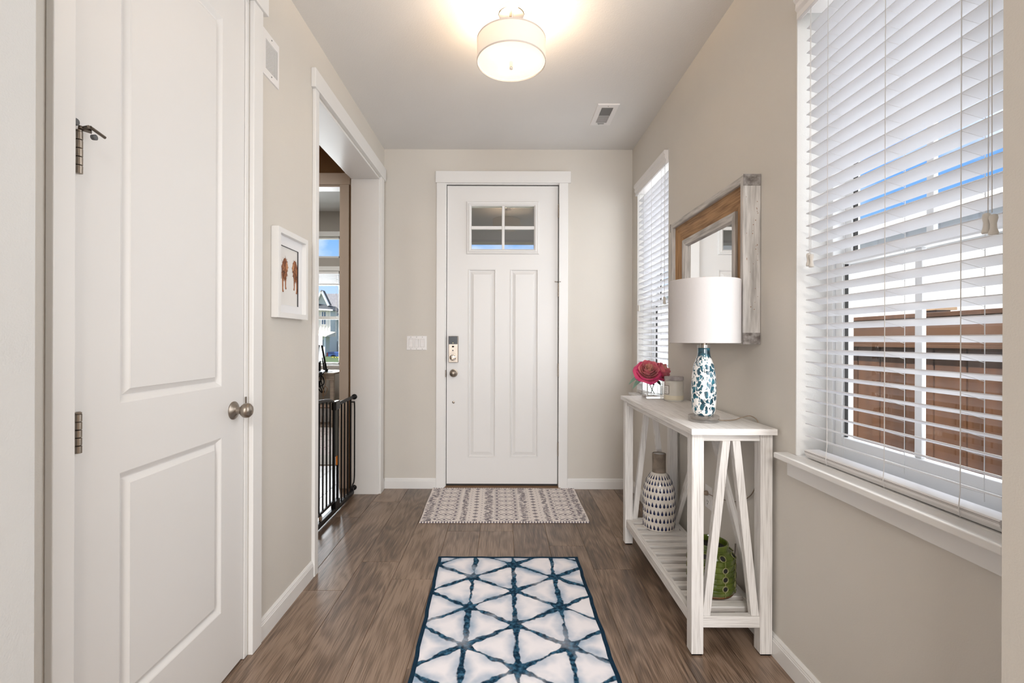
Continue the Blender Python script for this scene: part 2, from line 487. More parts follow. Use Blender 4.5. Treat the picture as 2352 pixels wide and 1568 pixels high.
# vestibule and den seen through the cased opening
ves = MB()
ves.box(-3.3, WLB, 2.08, 2.2, 0, CH).box(-3.42, -3.3, 2.08, 3.9, 0, CH)
ves.box(-1.322 + 0.074, WLB, FAR, FAR + 0.12, 0, CH).box(-3.3, -1.322 + 0.074, FAR, FAR + 0.12, 2.451, CH)
ves.box(-1.322 + 0.0, -1.322 + 0.075, FAR + .004, FAR + 0.12, 0, 2.451)
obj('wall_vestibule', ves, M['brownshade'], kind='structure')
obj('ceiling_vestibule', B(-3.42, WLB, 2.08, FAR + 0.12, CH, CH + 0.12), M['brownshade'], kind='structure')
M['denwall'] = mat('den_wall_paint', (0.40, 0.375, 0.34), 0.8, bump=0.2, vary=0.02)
DEN = 7.3
den = MB()
TW = (-4.0, -2.578, 2.488, 2.83)      # transom
LWN = (-4.0, -2.578, 0.802, 2.282)    # lower window
den.box(-4.4, -1.18, DEN, DEN + 0.15, 0, LWN[2]).box(-4.4, -1.18, DEN, DEN + 0.15, LWN[3], TW[2]).box(-4.4, -1.18, DEN, DEN + 0.15, TW[3], 3.22)
for z0, z1 in ((LWN[2], LWN[3]), (TW[2], TW[3])):
    den.box(-4.4, -4.0, DEN, DEN + 0.15, z0, z1).box(-2.578, -1.18, DEN, DEN + 0.15, z0, z1)
den.box(-1.30, -1.18, FAR + 0.12, DEN, 0, 3.22).box(-4.52, -4.4, 3.9, DEN + .15, 0, 3.22).box(-4.4, -3.3, FAR + .02, FAR + .12, 0, 3.22)
den.box(-3.3, -1.18, FAR + .02, FAR + .12, CH, 3.22)
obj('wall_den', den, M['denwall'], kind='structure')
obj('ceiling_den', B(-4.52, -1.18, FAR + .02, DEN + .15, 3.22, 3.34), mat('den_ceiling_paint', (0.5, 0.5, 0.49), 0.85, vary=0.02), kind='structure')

# ------------------------------------------------------------------ baseboards
BBP = [(0, 0), (0.0135, 0), (0.0135, 0.060), (0.0115, 0.0625), (0.0115, 0.066), (0.0095, 0.070), (0.0095, 0.074), (0.004, 0.083), (0, 0.083)]
def base_y(name, x, sgn, segs):     # runs along y, protrudes sgn
    mb = MB()
    for y0, y1 in segs: mb.prism([(x + sgn * d, y0, z) for d, z in BBP], 0, (0, y1 - y0, 0))
    obj(name, mb, M['white'], kind='structure')
def base_x(name, y, segs):
    mb = MB()
    for x0, x1 in segs: mb.prism([(x0, y - d, z) for d, z in BBP], 0, (x1 - x0, 0, 0))
    obj(name, mb, M['white'], kind='structure')
base_y('baseboard_left', WL, 1, [(1.832, 2.343), (3.690, FAR)])
base_y('baseboard_right', WR, -1, [(0.84, FAR)])
base_x('baseboard_far', FAR, [(WL + .0135, -0.532), (0.520, WR - .0135)])
base_x('baseboard_den', DEN, [(-4.3, -1.32)])

# ------------------------------------------------------------------ trims
def trim(name, boxes, m=None, label=None):
    root = struct(name, label=label)
    for nm, bx in boxes: obj(nm, B(*bx), m or M['white'], root, bevel=0.0025)
    return root
T = 0.018
trim('trim_1', [('side_casing', (WL, WL + T, 0.978, 1.030, 0, 2.490)), ('side_casing', (WL, WL + T, 1.763, 1.830, 0, 2.490)),
                ('head_casing', (WL, WL + T + .008, 0.962, 1.858, 2.490, 2.60)),
                ('jamb_board', (WL - .11, WL - .001, 1.030, 1.0405, 0, 2.475)), ('jamb_board', (WL - .11, WL - .001, 1.7395, 1.763, 0, 2.475)),
                ('jamb_head', (WL - .11, WL - .001, 1.030, 1.763, 2.475, 2.49))])
trim('trim_2', [('side_casing', (WL, WL + T, 2.343, 2.388, 0, 2.470)), ('side_casing', (WL, WL + T, 3.612, 3.690, 0, 2.470)),
                ('head_casing', (WL, WL + T + .006, 2.325, 3.725, 2.470, 2.566)),
                ('jamb_board', (WLB, WL + .002, OPN0, 2.400, 0, OPZ - .014)), ('jamb_board', (WLB, WL + .002, 3.600, OPN1, 0, OPZ - .014)),
                ('jamb_head', (WLB, WL + .002, OPN0, OPN1, OPZ - .014, OPZ))])
trim('trim_3', [('side_casing', (-0.541, -0.470, FAR - T, FAR, 0, 2.468)), ('side_casing', (0.448, 0.520, FAR - T, FAR, 0, 2.468)),
                ('head_casing', (-0.549, 0.541, FAR - T - .006, FAR, 2.468, 2.561)),
                ('jamb_board', (DX0, -0.463, FAR - .004, FAR + .11, 0, 2.463)), ('jamb_board', (0.447, DX1, FAR - .004, FAR + .11, 0, 2.463)),
                ('jamb_head', (DX0, DX1, FAR - .004, FAR + .11, 2.459, DZ))])
M['tanwood'] = mat('shaded_trim_paint', (0.80, 0.73, 0.66), 0.4, vary=0.02)  # tan tint puts the inner opening's shade into the trim colour
trim('trim_4', [('side_casing', (-1.322, -1.248, FAR - T, FAR, 0, 2.451)), ('head_casing', (-3.3, -1.236, FAR - T - .006, FAR, 2.451, 2.542)),
                ('jamb_board', (-1.322, -1.308, FAR, FAR + .12, 0, 2.437)), ('jamb_head', (-3.3, -1.322, FAR, FAR + .12, 2.437, 2.451))], M['tanwood'])

# ------------------------------------------------------------------ windows of the right wall
def right_window(idx, y0, y1):
    w = struct('window_%d' % idx, (WR, (y0 + y1) / 2, WZ0))
    z0, z1 = WZ0, WZ1
    xo = 1.150                                   # inner face of the vinyl frame
    lin = MB().box(WR - .001, xo, y1 - .004, y1 + .001, z0, z1).box(WR - .001, xo, y0 - .001, y0 + .004, z0, z1).box(WR - .001, xo, y0, y1, z1 - .004, z1 + .001)
    obj('reveal', lin, M['whitereveal'], w)
    st = B(WR, xo, y0 + .002, y1 - .002, z0 - .02, z0).box(0.988, WR, y0 - .045, y1 + .045, z0 - .02, z0)
    obj('sill', st, M['white'], w, bevel=0.003)
    obj('apron', B(WR - .018, WR, y0 - .022, y1 + .022, z0 - .078, z0 - .02), M['white'], w, bevel=0.002)
    fr = 0.030
    f_ = MB().box(xo, 1.225, y1 - fr, y1, z0, z1).box(xo, 1.225, y0, y0 + fr, z0, z1).box(xo, 1.225, y0 + fr, y1 - fr, z1 - fr, z1).box(xo, 1.225, y0 + fr, y1 - fr, z0, z0 + .045)
    obj('frame', f_, M['vinyl'], w, bevel=0.003)
    zm = 1.475
    a, b = y0 + fr, y1 - fr
    def sash(name, xa, xb, za, zb):
        s_ = 0.032
        mb = MB().box(xa, xb, b - s_, b, za, zb).box(xa, xb, a, a + s_, za, zb).box(xa, xb, a + s_, b - s_, za, za + s_).box(xa, xb, a + s_, b - s_, zb - s_, zb)
        o = obj(name, mb, M['vinyl'], w, bevel=0.003)
        xm = (xa + xb) / 2
        gk = MB()
        g0 = 0.004
        gk.box(xm - .009, xm + .004, b - s_ - g0, b - s_, za + s_, zb - s_).box(xm - .009, xm + .004, a + s_, a + s_ + g0, za + s_, zb - s_)
        obj('gasket', gk, M['dark_gap'], o)
        obj('muntin', B(xm - .007, xm + .007, (a + b) / 2 - .011, (a + b) / 2 + .011, za + s_, zb - s_), M['vinyl'], o, bevel=0.002)
        for ya, yb in ((a + s_ + g0, (a + b) / 2 - .011), ((a + b) / 2 + .011, b - s_ - g0)):
            obj('glass_pane', MB().add([(xm, ya, za + s_), (xm, yb, za + s_), (xm, yb, zb - s_), (xm, ya, zb - s_)], [(0, 1, 2, 3)]), M['pane'], o)
    sash('lower_sash', 1.160, 1.190, z0 + .045, zm + .02)
    sash('upper_sash', 1.192, 1.222, zm - .02, z1 - fr)
    return w
M['whitereveal'] = mat('white_reveal_paint', (0.74, 0.73, 0.71), 0.7, bump=0.3, bscale=260, vary=0.01)
for i, (a, b) in enumerate(WIN): right_window(i + 1, a, b)

# ------------------------------------------------------------------ blinds
def blind(y0, y1, name_label, cords, tassels):
    ya, yb = y0 + .012, y1 - .045 if y0 < 2 else y1 - .012
    root = thing('window_blind', name_label, 'blind', (1.07, (y0 + y1) / 2, 0.80), 'white slatted blinds over the right-hand windows')
    xc, wd, th, ang = 1.071, 0.050, 0.0028, math.radians(17)
    # slat: slightly crowned section, inner edge high
    def section(n=5):
        top = []; bot = []
        for i in range(n):
            t = -0.5 + i / (n - 1)
            px, pz = t * wd, 0.0022 * (1 - 4 * t * t)
            c_, s_ = math.cos(-ang), math.sin(-ang)
            top.append((px * c_ - (pz + th / 2) * s_, px * s_ + (pz + th / 2) * c_))
            bot.append((px * c_ - (pz - th / 2) * s_, px * s_ + (pz - th / 2) * c_))
        return top + bot[::-1]
    sec = section()
    mesh = None
    z = 0.865
    while z < 2.315:
        if mesh is None:
            s0 = obj('slat', MB().prism([(xc + a, ya, z + b) for a, b in sec], 0, (0, yb - ya, 0)), M['slat'], root, smooth='auto')
            mesh = s0; zb = z
        else:
            c_ = mesh.copy(); COL.objects.link(c_); c_.parent = root; c_.location = (0, 0, z - zb); ORG[c_.name] = ORG[root.name]
        z += 0.0427
    br = [(1.043, .822), (1.046, .825), (1.095, .825), (1.099, .819), (1.099, .801), (1.092, .798), (1.052, .798), (1.045, .810)]
    o = obj('bottom_rail', MB().prism([(x, ya, z_) for x, z_ in br], 0, (0, yb - ya, 0)), M['slat_solid'], root, bevel=0.0012)
    gr = MB().box(1.0437, 1.0450, ya, yb, .8168, .8176).box(1.0425, 1.0450, ya, yb, .8200, .8208)  # dark strips paint groove shadows onto the rail
    obj('rail_groove', gr, M['groove'], o)
    obj('head_rail', B(1.046, 1.10, ya, yb, 2.335, 2.40), M['slat_solid'], root, bevel=0.001)
    vp = [(1.012, 2.405), (1.010, 2.385), (1.018, 2.375), (1.016, 2.355), (1.024, 2.345), (1.022, 2.322), (1.034, 2.320), (1.040, 2.325), (1.040, 2.405)]
    vx0 = y1 - .030 if y0 < 2 else y1 - .004
    obj('valance', MB().prism([(x, y0 + .002, z_) for x, z_ in vp], 0, (0, vx0 - y0, 0)), M['slat_solid'], root, bevel=0.0015)
    for cy in cords:
        c = MB()
        c.tube([(1.0435, cy, 2.33), (1.0435, cy, 0.86), (1.040, cy, 0.82), (1.0435, cy, 0.800)], 0.0011, 6)
        c.tube([(1.0985, cy, 2.33), (1.0985, cy, 0.835)], 0.0009, 6)
        obj('ladder_cord', c, M['cord_white'], root, smooth=True)
        d = MB()
        zz = 0.865
        while zz < 2.315:
            d.tube([(1.0435, cy, zz + .004), (1.0985, cy, zz - .012)], 0.0006, 4); zz += 0.0427
        obj('ladder_rung', d, M['cord_white'], root, kind='stuff')
    for ty, tz in tassels:
        cb = MB()
        for dy in (-.004, .004): cb.tube([(1.030, ty + dy * .4, 2.33), (1.030, ty + dy, tz + .02)], 0.0009, 6)
        lc = obj('lift_cord', cb, M['cord_white'], root, smooth=True)
        for dy, dz in ((-.007, -.006), (.007, 0)):
            prof = [(.003, .022), (.0065, .020), (.0075, .014), (.0052, .002), (.0058, -.008), (.0085, -.018), (.007, -.022), (.002, -.0225)]
            obj('tassel', MB().lathe([(r, h) for r, h in prof], (1.030, ty + dy, tz + dz), 16), M['tasselw'], lc, smooth=True)
    return root
M['slat_solid'] = mat('blind_rail_white', (0.80, 0.78, 0.775), 0.38, vary=0.01)
M['groove'] = mat('rail_groove_shadow', (0.16, 0.13, 0.12), 0.6, vary=0.1)
M['cord_white'] = mat('white_cord', (0.80, 0.79, 0.78), 0.7, vary=0.05)
M['tasselw'] = mat('cream_tassel_plastic', (0.74, 0.71, 0.66), 0.4, vary=0.05)
blind(*WIN[0], 'large white slatted blind over the right-hand window nearest the camera, above the bare wall', (1.494, 1.269, 1.058), ((1.558, 1.475), (0.982, 1.452)))
blind(*WIN[1], 'white slatted blind over the narrow-looking far window, right behind the pink roses', (3.46, 3.27, 3.07), ((3.53, 1.45), (2.965, 1.46)))

# ------------------------------------------------------------------ front door
DY = FAR + 0.012                    # inner face of the leaf
fd = struct('door_1', (0, FAR, 0))
fn = lambda u, v, h: (u, DY - h, v)
LX0, LX1, LZ0, LZ1 = -0.4585, 0.4415, 0.034, 2.452
leaf = MB()
lite = (-0.262, 0.254, 1.918, 2.287)
pan = [(-0.286, -0.061, 0.248, 1.777), (0.055, 0.284, 0.248, 1.777)]
holed(leaf, fn, (LX0, LX1, LZ0, LZ1), [lite] + pan)
slab_sides(leaf, fn, (LX0, LX1, LZ0, LZ1), 0.0, -0.044)
for p in pan: rings(leaf, fn, p, [(0, 0), (.002, .003), (.007, .003), (.010, -.003), (.014, -.008), (.019, -.008), (.042, -.001), (.044, 0.0)])
slab = leaf
lf = obj('door_leaf', slab, M['door'], fd)
# cut the back face for the lite: rebuild the leaf back as frame
me = lf.data
bm = bmesh.new(); bm.from_mesh(me)
back = [f for f in bm.faces if all(abs(v.co.y - (DY + .044 - FAR)) < 1e-4 for v in f.verts)]
bmesh.ops.delete(bm, geom=back, context='FACES'); bm.to_mesh(me); bm.free()
bk = MB(); holed(bk, fn, (LX0, LX1, LZ0, LZ1), [lite], -0.044)
obj('outer_skin', bk, M['door'], fd)
for mb in mitred(fn, (-0.303, 0.288, 1.897, 2.326), [(0, 0), (.003, .010), (.010, .013), (.018, .011), (.022, .016), (.030, .016), (.041, .006), (.041, -.044), (.036, -.044), (.036, 0)]):
    obj('lite_frame', mb, M['door'], fd)
obj('muntin', B(-0.0145, 0.0075, DY - .008, DY + .012, lite[2], lite[3]), M['door'], fd, bevel=0.003)
for a, b in ((lite[0], -0.0146), (0.0076, lite[1])): obj('muntin', B(a, b, DY - .0075, DY + .012, 2.098, 2.125), M['door'], fd, bevel=0.003)
for a, b in ((lite[0], -0.0145), (0.0075, lite[1])):
    for c, d in ((lite[2], 2.098), (2.125, lite[3])):
        obj('glass_pane', MB().add([(a, DY + .012, c), (b, DY + .012, c), (b, DY + .012, d), (a, DY + .012, d)], [(0, 1, 2, 3)]), M['pane_double'], fd)
gap = MB().box(-0.4645, LX0 + .001, DY + .004, DY + .05, 0.02, 2.459).box(LX1 - .001, 0.4485, DY + .004, DY + .05, 0.02, 2.459).box(-.4645, .4485, DY + .004, DY + .05, LZ1 - .001, 2.4595)
obj('weatherstrip', gap, M['dark_gap'], fd)
obj('sweep', B(LX0, LX1, DY + .002, DY + .05, 0.018, 0.034), M['dark_gap'], fd)
M['threshold'] = mat('oak_threshold', (0.20, 0.115, 0.06), 0.4, vary=0.3, vscale=6, stretch=(2, 40, 40))
obj('threshold', MB().prism([(-0.478, FAR - .022, 0), (-0.478, FAR - .020, .012), (-0.478, FAR + .01, .019), (-0.478, FAR + .13, .019), (-0.478, FAR + .13, 0)], 0, (0.942, 0, 0)), M['threshold'], fd)
def hinge_v(z0, z1, parent, x, y, r=0.0075, pin=False):
    mb = MB(); n = 5; L = (z1 - z0) / n
    for i in range(n): mb.lathe([(r * .8, z0 + i * L + .0004), (r, z0 + i * L + .0012), (r, z0 + (i + 1) * L - .0012), (r * .8, z0 + (i + 1) * L - .0004)], (x, y, 0), 16)
    mb.lathe([(r * .9, z1), (r * .95, z1 + .003), (r * .5, z1 + .005)], (x, y, 0), 16)
    o = obj('hinge', mb, M['nickel'], parent, smooth='auto')
    return o
for a, b in ((2.190, 2.296), (1.552, 1.660), (0.906, 1.012), (0.264, 0.372)):
    hinge_v(a, b, fd, 0.4450, FAR - .006, 0.0062)
st = MB().tube([(0.4450, FAR - .006, 1.672), (0.4130, FAR - .020, 1.674)], 0.003, 8).tube([(0.4450, FAR - .006, 1.672), (0.4600, FAR - .026, 1.672)], 0.003, 8)
obj('hinge_stop', st, M['nickel'], fd, smooth=True)
# smart lock, knob, viewer cap
lk = obj('smart_lock', B(-0.4415, -0.3645, DY - .030, DY, 1.019, 1.232), M['nickel'], fd, bevel=0.003)
obj('display', B(-0.4385, -0.3685, DY - .0315, DY - .029, 1.166, 1.229), M['blackgloss'], lk)
obj('indicator_light', MB().lathe([(.0022, -.0005), (.0015, .0006)], (-0.405, DY - .0318, 1.176), 10, 'y'), mat('indicator', (.9, .8, .3), .4, emit=(1, .85, .3), estr=1.5), lk)
bd = MB()
bd.tube([(-0.413, DY - .0305, 1.147), (-0.397, DY - .0305, 1.147)], 0.006, 12)
obj('badge', bd, M['blackgloss'], lk, smooth=True)
obj('sensor', MB().lathe([(.0055, -.0005), (.005, .0008)], (-0.406, DY - .0308, 1.116), 14, 'y'), M['blackgloss'], lk)
obj('face_arc', MB().lathe([(.034, 0), (.033, -.0016), (0.0, -.0018)], (-0.405, DY - .030, 1.062), 36, 'y'), M['nickel'], lk, smooth='auto')
tr = MB().lathe([(.026, 0), (.026, -.007), (.023, -.009), (0, -.009)], (-0.405, DY - .031, 1.060), 32, 'y')
tn = obj('thumb_turn', tr, M['chrome'], lk, smooth='auto')
kb = MB().lathe([(.033, 0), (.033, -.006), (.016, -.010), (.014, -.026), (.024, -.032), (.029, -.042), (.028, -.052), (.022, -.060), (.012, -.0645), (0, -.066)], (-0.402, DY, 0.932), 40, 'y')
obj('door_knob', kb, M['nickel'], fd, smooth='auto')
obj('latch_plate', B(-0.4688, -0.4630, FAR - .006, FAR + .01, 0.900, 0.958), M['nickel'], fd, bevel=0.002)
obj('screw_cap', MB().lathe([(.010, 0), (.010, -.003), (.007, -.0045), (0, -.0045)], (-0.403, DY, 0.695), 20, 'y'), M['nickel'], fd, smooth='auto')
tnp = MB().bar((-0.411, DY - .043, 1.044), (-0.399, DY - .043, 1.077), .010, .010, (1, 0, 0))
obj('turn_grip', tnp, mat('warm_nickel', (.62, .42, .28), .25, 1.0, vary=.05), lk, bevel=0.002)

# ------------------------------------------------------------------ closet door
cd = struct('door_2', (WL, 1.39, 0))
CX = WL - 0.004
fc = lambda u, v, h: (CX + h, u, v)
cl = MB()
rect = (1.0425, 1.7365, 0.013, 2.472)
cp = [(1.176, 1.601, 1.037, 2.308), (1.176, 1.601, 0.255, 0.860)]
holed(cl, fc, rect, cp)
slab_sides(cl, fc, rect, 0.0, -0.035)
for p in cp: rings(cl, fc, p, [(0, 0), (.003, -.0015), (.016, -.0115), (.019, -.012), (.0335, -.0035), (.0350, -.0015), (.038, -.0015)])
obj('door_leaf', cl, M['door'], cd)
def closet_hinge(z0, z1):
    y, x = 1.0515, CX + .0085
    h = hinge_v(z0, z1, cd, x, y, 0.0072)
    obj('hinge_leaf', B(CX + .0005, CX + .0025, 1.0395, 1.050, z0, z1), M['nickel'], h)
    return h
closet_hinge(0.940, 1.030)
h2 = closet_hinge(1.574, 1.670)
M['bronze'] = mat('dark_nickel', (.20, .17, .14), .35, 1.0, vary=.1)
hp = MB().tube([(CX + .010, 1.0515, 1.676), (CX + .036, 1.046, 1.678)], .004, 10)
hp.tube([(CX + .036, 1.049, 1.679), (CX + .036, 1.088, 1.672)], .0035, 10).bar((CX + .012, 1.046, 1.677), (CX + .03, 1.060, 1.674), .012, .006)
obj('hinge_stop', hp, M['bronze'], h2, smooth='auto')
obj('rubber_bumper', MB().lathe([(.0055, 0), (.0085, .002), (.0085, .015), (.007, .018)], (CX + .003, 1.033, 1.684), 18, 'x').lathe([(.006, 0), (.0065, .008), (.004, .010)], (CX + .024, 1.068, 1.664), 14, 'x'), M['rubber'], h2, smooth='auto')
ck = MB().lathe([(.0325, 0), (.0325, .003), (.029, .006), (.020, .010), (.0135, .016), (.0125, .026), (.0135, .030), (.020, .033), (.0255, .040), (.0270, .048), (.0255, .056), (.019, .063), (.010, .0665), (0, .0675)], (CX, 1.671, 0.944), 40, 'x')
obj('door_knob', ck, M['nickel'], cd, smooth='auto')
obj('strike_plate', B(WL - .001, WL + .0025, 1.738, 1.748, 0.925, 0.985), M['bronze'], cd, bevel=0.002)

# ================================================================== CEILING LAMP
LXC, LYC = 0.033, 2.17
lamp = thing('ceiling_lamp', 'round flush ceiling lamp with white drum shade glowing warm', 'ceiling lamp', (LXC, LYC, CH))
M['chromewarm'] = mat('ceiling_lamp_nickel', (0.80, 0.74, 0.68), 0.14, 1.0, vary=0.03)
obj('canopy', MB().lathe([(.061, CH), (.061, CH - .022), (.058, CH - .025), (0, CH - .025)], (LXC, LYC, 0), 40), M['chromewarm'], lamp, smooth='auto')
obj('stem', MB().lathe([(.009, CH - .025), (.009, 2.585), (.004, 2.50), (.004, 2.49)], (LXC, LYC, 0), 16), M['chromewarm'], lamp, smooth='auto')
def shade_mat(name, col, emit, estr, tr):
    m = mat(name, col, 0.8, vary=0.02, emit=emit, estr=estr)
    nt, b = nodes_of(m)
    t = nt.nodes.new('ShaderNodeBsdfTranslucent'); t.inputs[0].default_value = (*col, 1)
    mx = nt.nodes.new('ShaderNodeMixShader'); mx.inputs[0].default_value = tr
    out = nt.nodes['Material Output']
    nt.links.new(b.outputs[0], mx.inputs[1]); nt.links.new(t.outputs[0], mx.inputs[2]); nt.links.new(mx.outputs[0], out.inputs[0])
    return m
M['drum'] = shade_mat('lamp_drum_fabric', (0.85, 0.80, 0.74), (1.0, 0.80, 0.66), 0.10, 0.16)
M['diffuser'] = shade_mat('frosted_diffuser', (0.95, 0.93, 0.88), (1.0, 0.90, 0.74), 0.45, 0.45)
obj('shade', MB().lathe([(.160, 2.497), (.160, 2.598), (.158, 2.600), (.1575, 2.598), (.1575, 2.497)], (LXC, LYC, 0), 64, close=True), M['drum'], lamp, smooth='auto')
M['shaderim'] = mat('shade_rim_trim', (0.62, 0.56, 0.52), 0.6, vary=0.03)
rim = MB()
for z in (2.499, 2.596): rim.lathe([(.1608, z - .0035), (.1612, z), (.1608, z + .0035), (.1595, z + .0035), (.1595, z - .0035)], (LXC, LYC, 0), 64, close=True)
obj('shade_rim', rim, M['shaderim'], lamp, smooth='auto')
obj('diffuser', MB().lathe([(.157, 2.505), (.150, 2.5025), (0, 2.5015)], (LXC, LYC, 0), 64), M['diffuser'], lamp, smooth=True)
obj('finial', MB().lathe([(.0085, 2.5015), (.0085, 2.470), (.0075, 2.468), (0, 2.468)], (LXC, LYC, 0), 24), M['chromewarm'], lamp, smooth='auto')
M['bulb'] = mat('lit_bulb', (1, .95, .85), .4, emit=(1.0, 0.80, 0.56), estr=9.0, vary=0)
for k in range(3):
    a = PI / 2 + 0.35 + k * 2 * PI / 3
    bx, by = LXC + .085 * math.cos(a), LYC + .085 * math.sin(a)
    obj('bulb', MB().ell((bx, by, 2.545), .023, .023, .028), M['bulb'], lamp, smooth=True)
    light('ceiling_bulb_light', 'POINT', (bx, by, 2.600 - .01), 3.4, (1.0, 0.74, 0.50), shadow_soft_size=.03)

# ceiling register
rx0, rx1, ry0, ry1 = 0.613, 0.757, 3.022, 3.316
reg = thing('ceiling_vent', 'small white rectangular air register set in the ceiling', 'vent', ((rx0 + rx1) / 2, (ry0 + ry1) / 2, CH))
fz = lambda u, v, h: (u, v, CH - h)
fr_ = MB(); hole = (rx0 + .034, rx1 - .034, ry0 + .040, ry1 - .042)
rings(fr_, fz, (rx0, rx1, ry0, ry1), [(0, 0), (.001, .005), (.004, .007), (.010, .007)], fill=False)
holed(fr_, fz, (rx0 + .010, rx1 - .010, ry0 + .010, ry1 - .010), [hole], .007)
obj('frame', fr_, M['plastic'], reg)
obj('duct', B(hole[0], hole[1], hole[2], hole[3], CH - .001, CH - .0005), mat('duct_dark', (.05, .055, .055), .8, vary=.1), reg)  # thin dark sheet paints the shade behind the louvers
lv = MB(); lv2 = MB(); n = 18
for k in range(n):
    y = hole[2] + (k + .5) * (hole[3] - hole[2]) / n
    (lv if k < 9 else lv2).bar((hole[0], y, CH - .0042), (hole[1], y, CH - .0042), .0012, .0062 if k < 9 else .0155, (0, .8 if k < 9 else -.8, .6))
lv.box(hole[0], hole[1], (hole[2] + hole[3]) / 2 - .003, (hole[2] + hole[3]) / 2 + .003, CH - .0085, CH - .002)
obj('louvers', lv, mat('louver_grey', (.24, .24, .24), .5, vary=.05), reg, kind='stuff')  # this half is darkened in colour for the shade in the slits
obj('louvers', lv2, M['plastic'], reg, kind='stuff')
obj('lever', B((rx0 + rx1) / 2 - .022, (rx0 + rx1) / 2 + .022, ry1 - .034, ry1 - .029, CH - .012, CH - .006), mat('lever_grey', (.30, .31, .30), .4, vary=.05), reg, bevel=.001)
for sx_, sy_ in (((rx0 + rx1) / 2, ry0 + .022), ((rx0 + rx1) / 2 - .01, ry1 - .016)):
    obj('screw', MB().lathe([(.003, CH - .0065), (.0025, CH - .008), (0, CH - .008)], (sx_, sy_, 0), 12), M['rubber'], reg)

# wall return grille on the left wall
gy0, gy1, gz0, gz1 = 1.842, 1.983, 2.266, 2.451
fl_ = lambda u, v, h: (WL + h, u, v)
grl = thing('wall_vent', 'white slotted return air grille high on the left wall', 'vent', (WL, (gy0 + gy1) / 2, (gz0 + gz1) / 2))
gf = MB(); gh = (gy0 + .026, gy1 - .020, gz0 + .030, gz1 - .036)
rings(gf, fl_, (gy0, gy1, gz0, gz1), [(0, 0), (.001, .006), (.005, .008), (.010, .008)], fill=False)
holed(gf, fl_, (gy0 + .010, gy1 - .010, gz0 + .010, gz1 - .010), [gh], .008)
obj('frame', gf, M['plastic'], grl)
obj('duct', B(WL + .0005, WL + .001, gh[0], gh[1], gh[2], gh[3]), M['dark_gap'], grl)  # thin dark sheet paints the shade behind the grille
lg = MB(); n = 20
for k in range(n + 1):
    z = gh[2] + k * (gh[3] - gh[2]) / n
    lg.bar((WL + .006, gh[0], z), (WL + .006, gh[1], z), .0042, .0028, (.7, 0, -.7))
obj('louvers', lg, M['plastic'], grl, kind='stuff')
for sz_ in (gz1 - .018, gz0 + .016):
    obj('screw', MB().lathe([(.0028, 0), (.0024, .0015), (0, .0015)], (WL + .008, (gy0 + gy1) / 2 + .002, sz_), 12, 'x'), M['rubber'], grl)

# ================================================================== FRAMED PRINT
py0, py1, pz0, pz1 = 1.929, 2.222, 1.293, 1.674
pf = thing('framed_picture', 'white framed print of two lions facing each other on the left wall', 'picture', (WL, (py0 + py1) / 2, pz0))
for mb in mitred(fl_, (py0, py1, pz0, pz1), [(0, .001), (0, .032), (.023, .032), (.023, .008), (.020, .001)]):
    obj('frame_side', mb, M['white'], pf, bevel=.0008)
M['mat_board'] = mat('white_mat_board', (0.80, 0.80, 0.81), .7, vary=.01)
mo = (py0 + .02, py1 - .02, pz0 + .02, pz1 - .02); mi = (py0 + .060, py1 - .060, pz0 + .058, pz1 - .066)
mbd = MB(); holed(mbd, fl_, mo, [mi], .012); rings(mbd, fl_, mi, [(0, .012), (.0015, .0075)], fill=False)
obj('mat_board', mbd, M['mat_board'], pf)
M['paper'] = mat('cream_print_paper', (0.77, 0.755, 0.73), .8, vary=.015)
obj('print_paper', MB().add([fl_(mi[0] - .01, mi[2] - .01, .0072), fl_(mi[1] + .01, mi[2] - .01, .0072), fl_(mi[1] + .01, mi[3] + .01, .0072), fl_(mi[0] - .01, mi[3] + .01, .0072)], [(0, 1, 2, 3)]), M['paper'], pf)
ln = MB(); ln.box(WL + .0076, WL + .0118, mi[1] - .0022, mi[1] - .0004, mi[2], mi[3]).box(WL + .0076, WL + .0118, mi[0], mi[1], mi[3] - .002, mi[3] - .0006)
obj('print_edge', ln, mat('shadow_line_black', (.03, .03, .035), .6, vary=.1), pf)  # black strips paint the mat board's shadow along the print
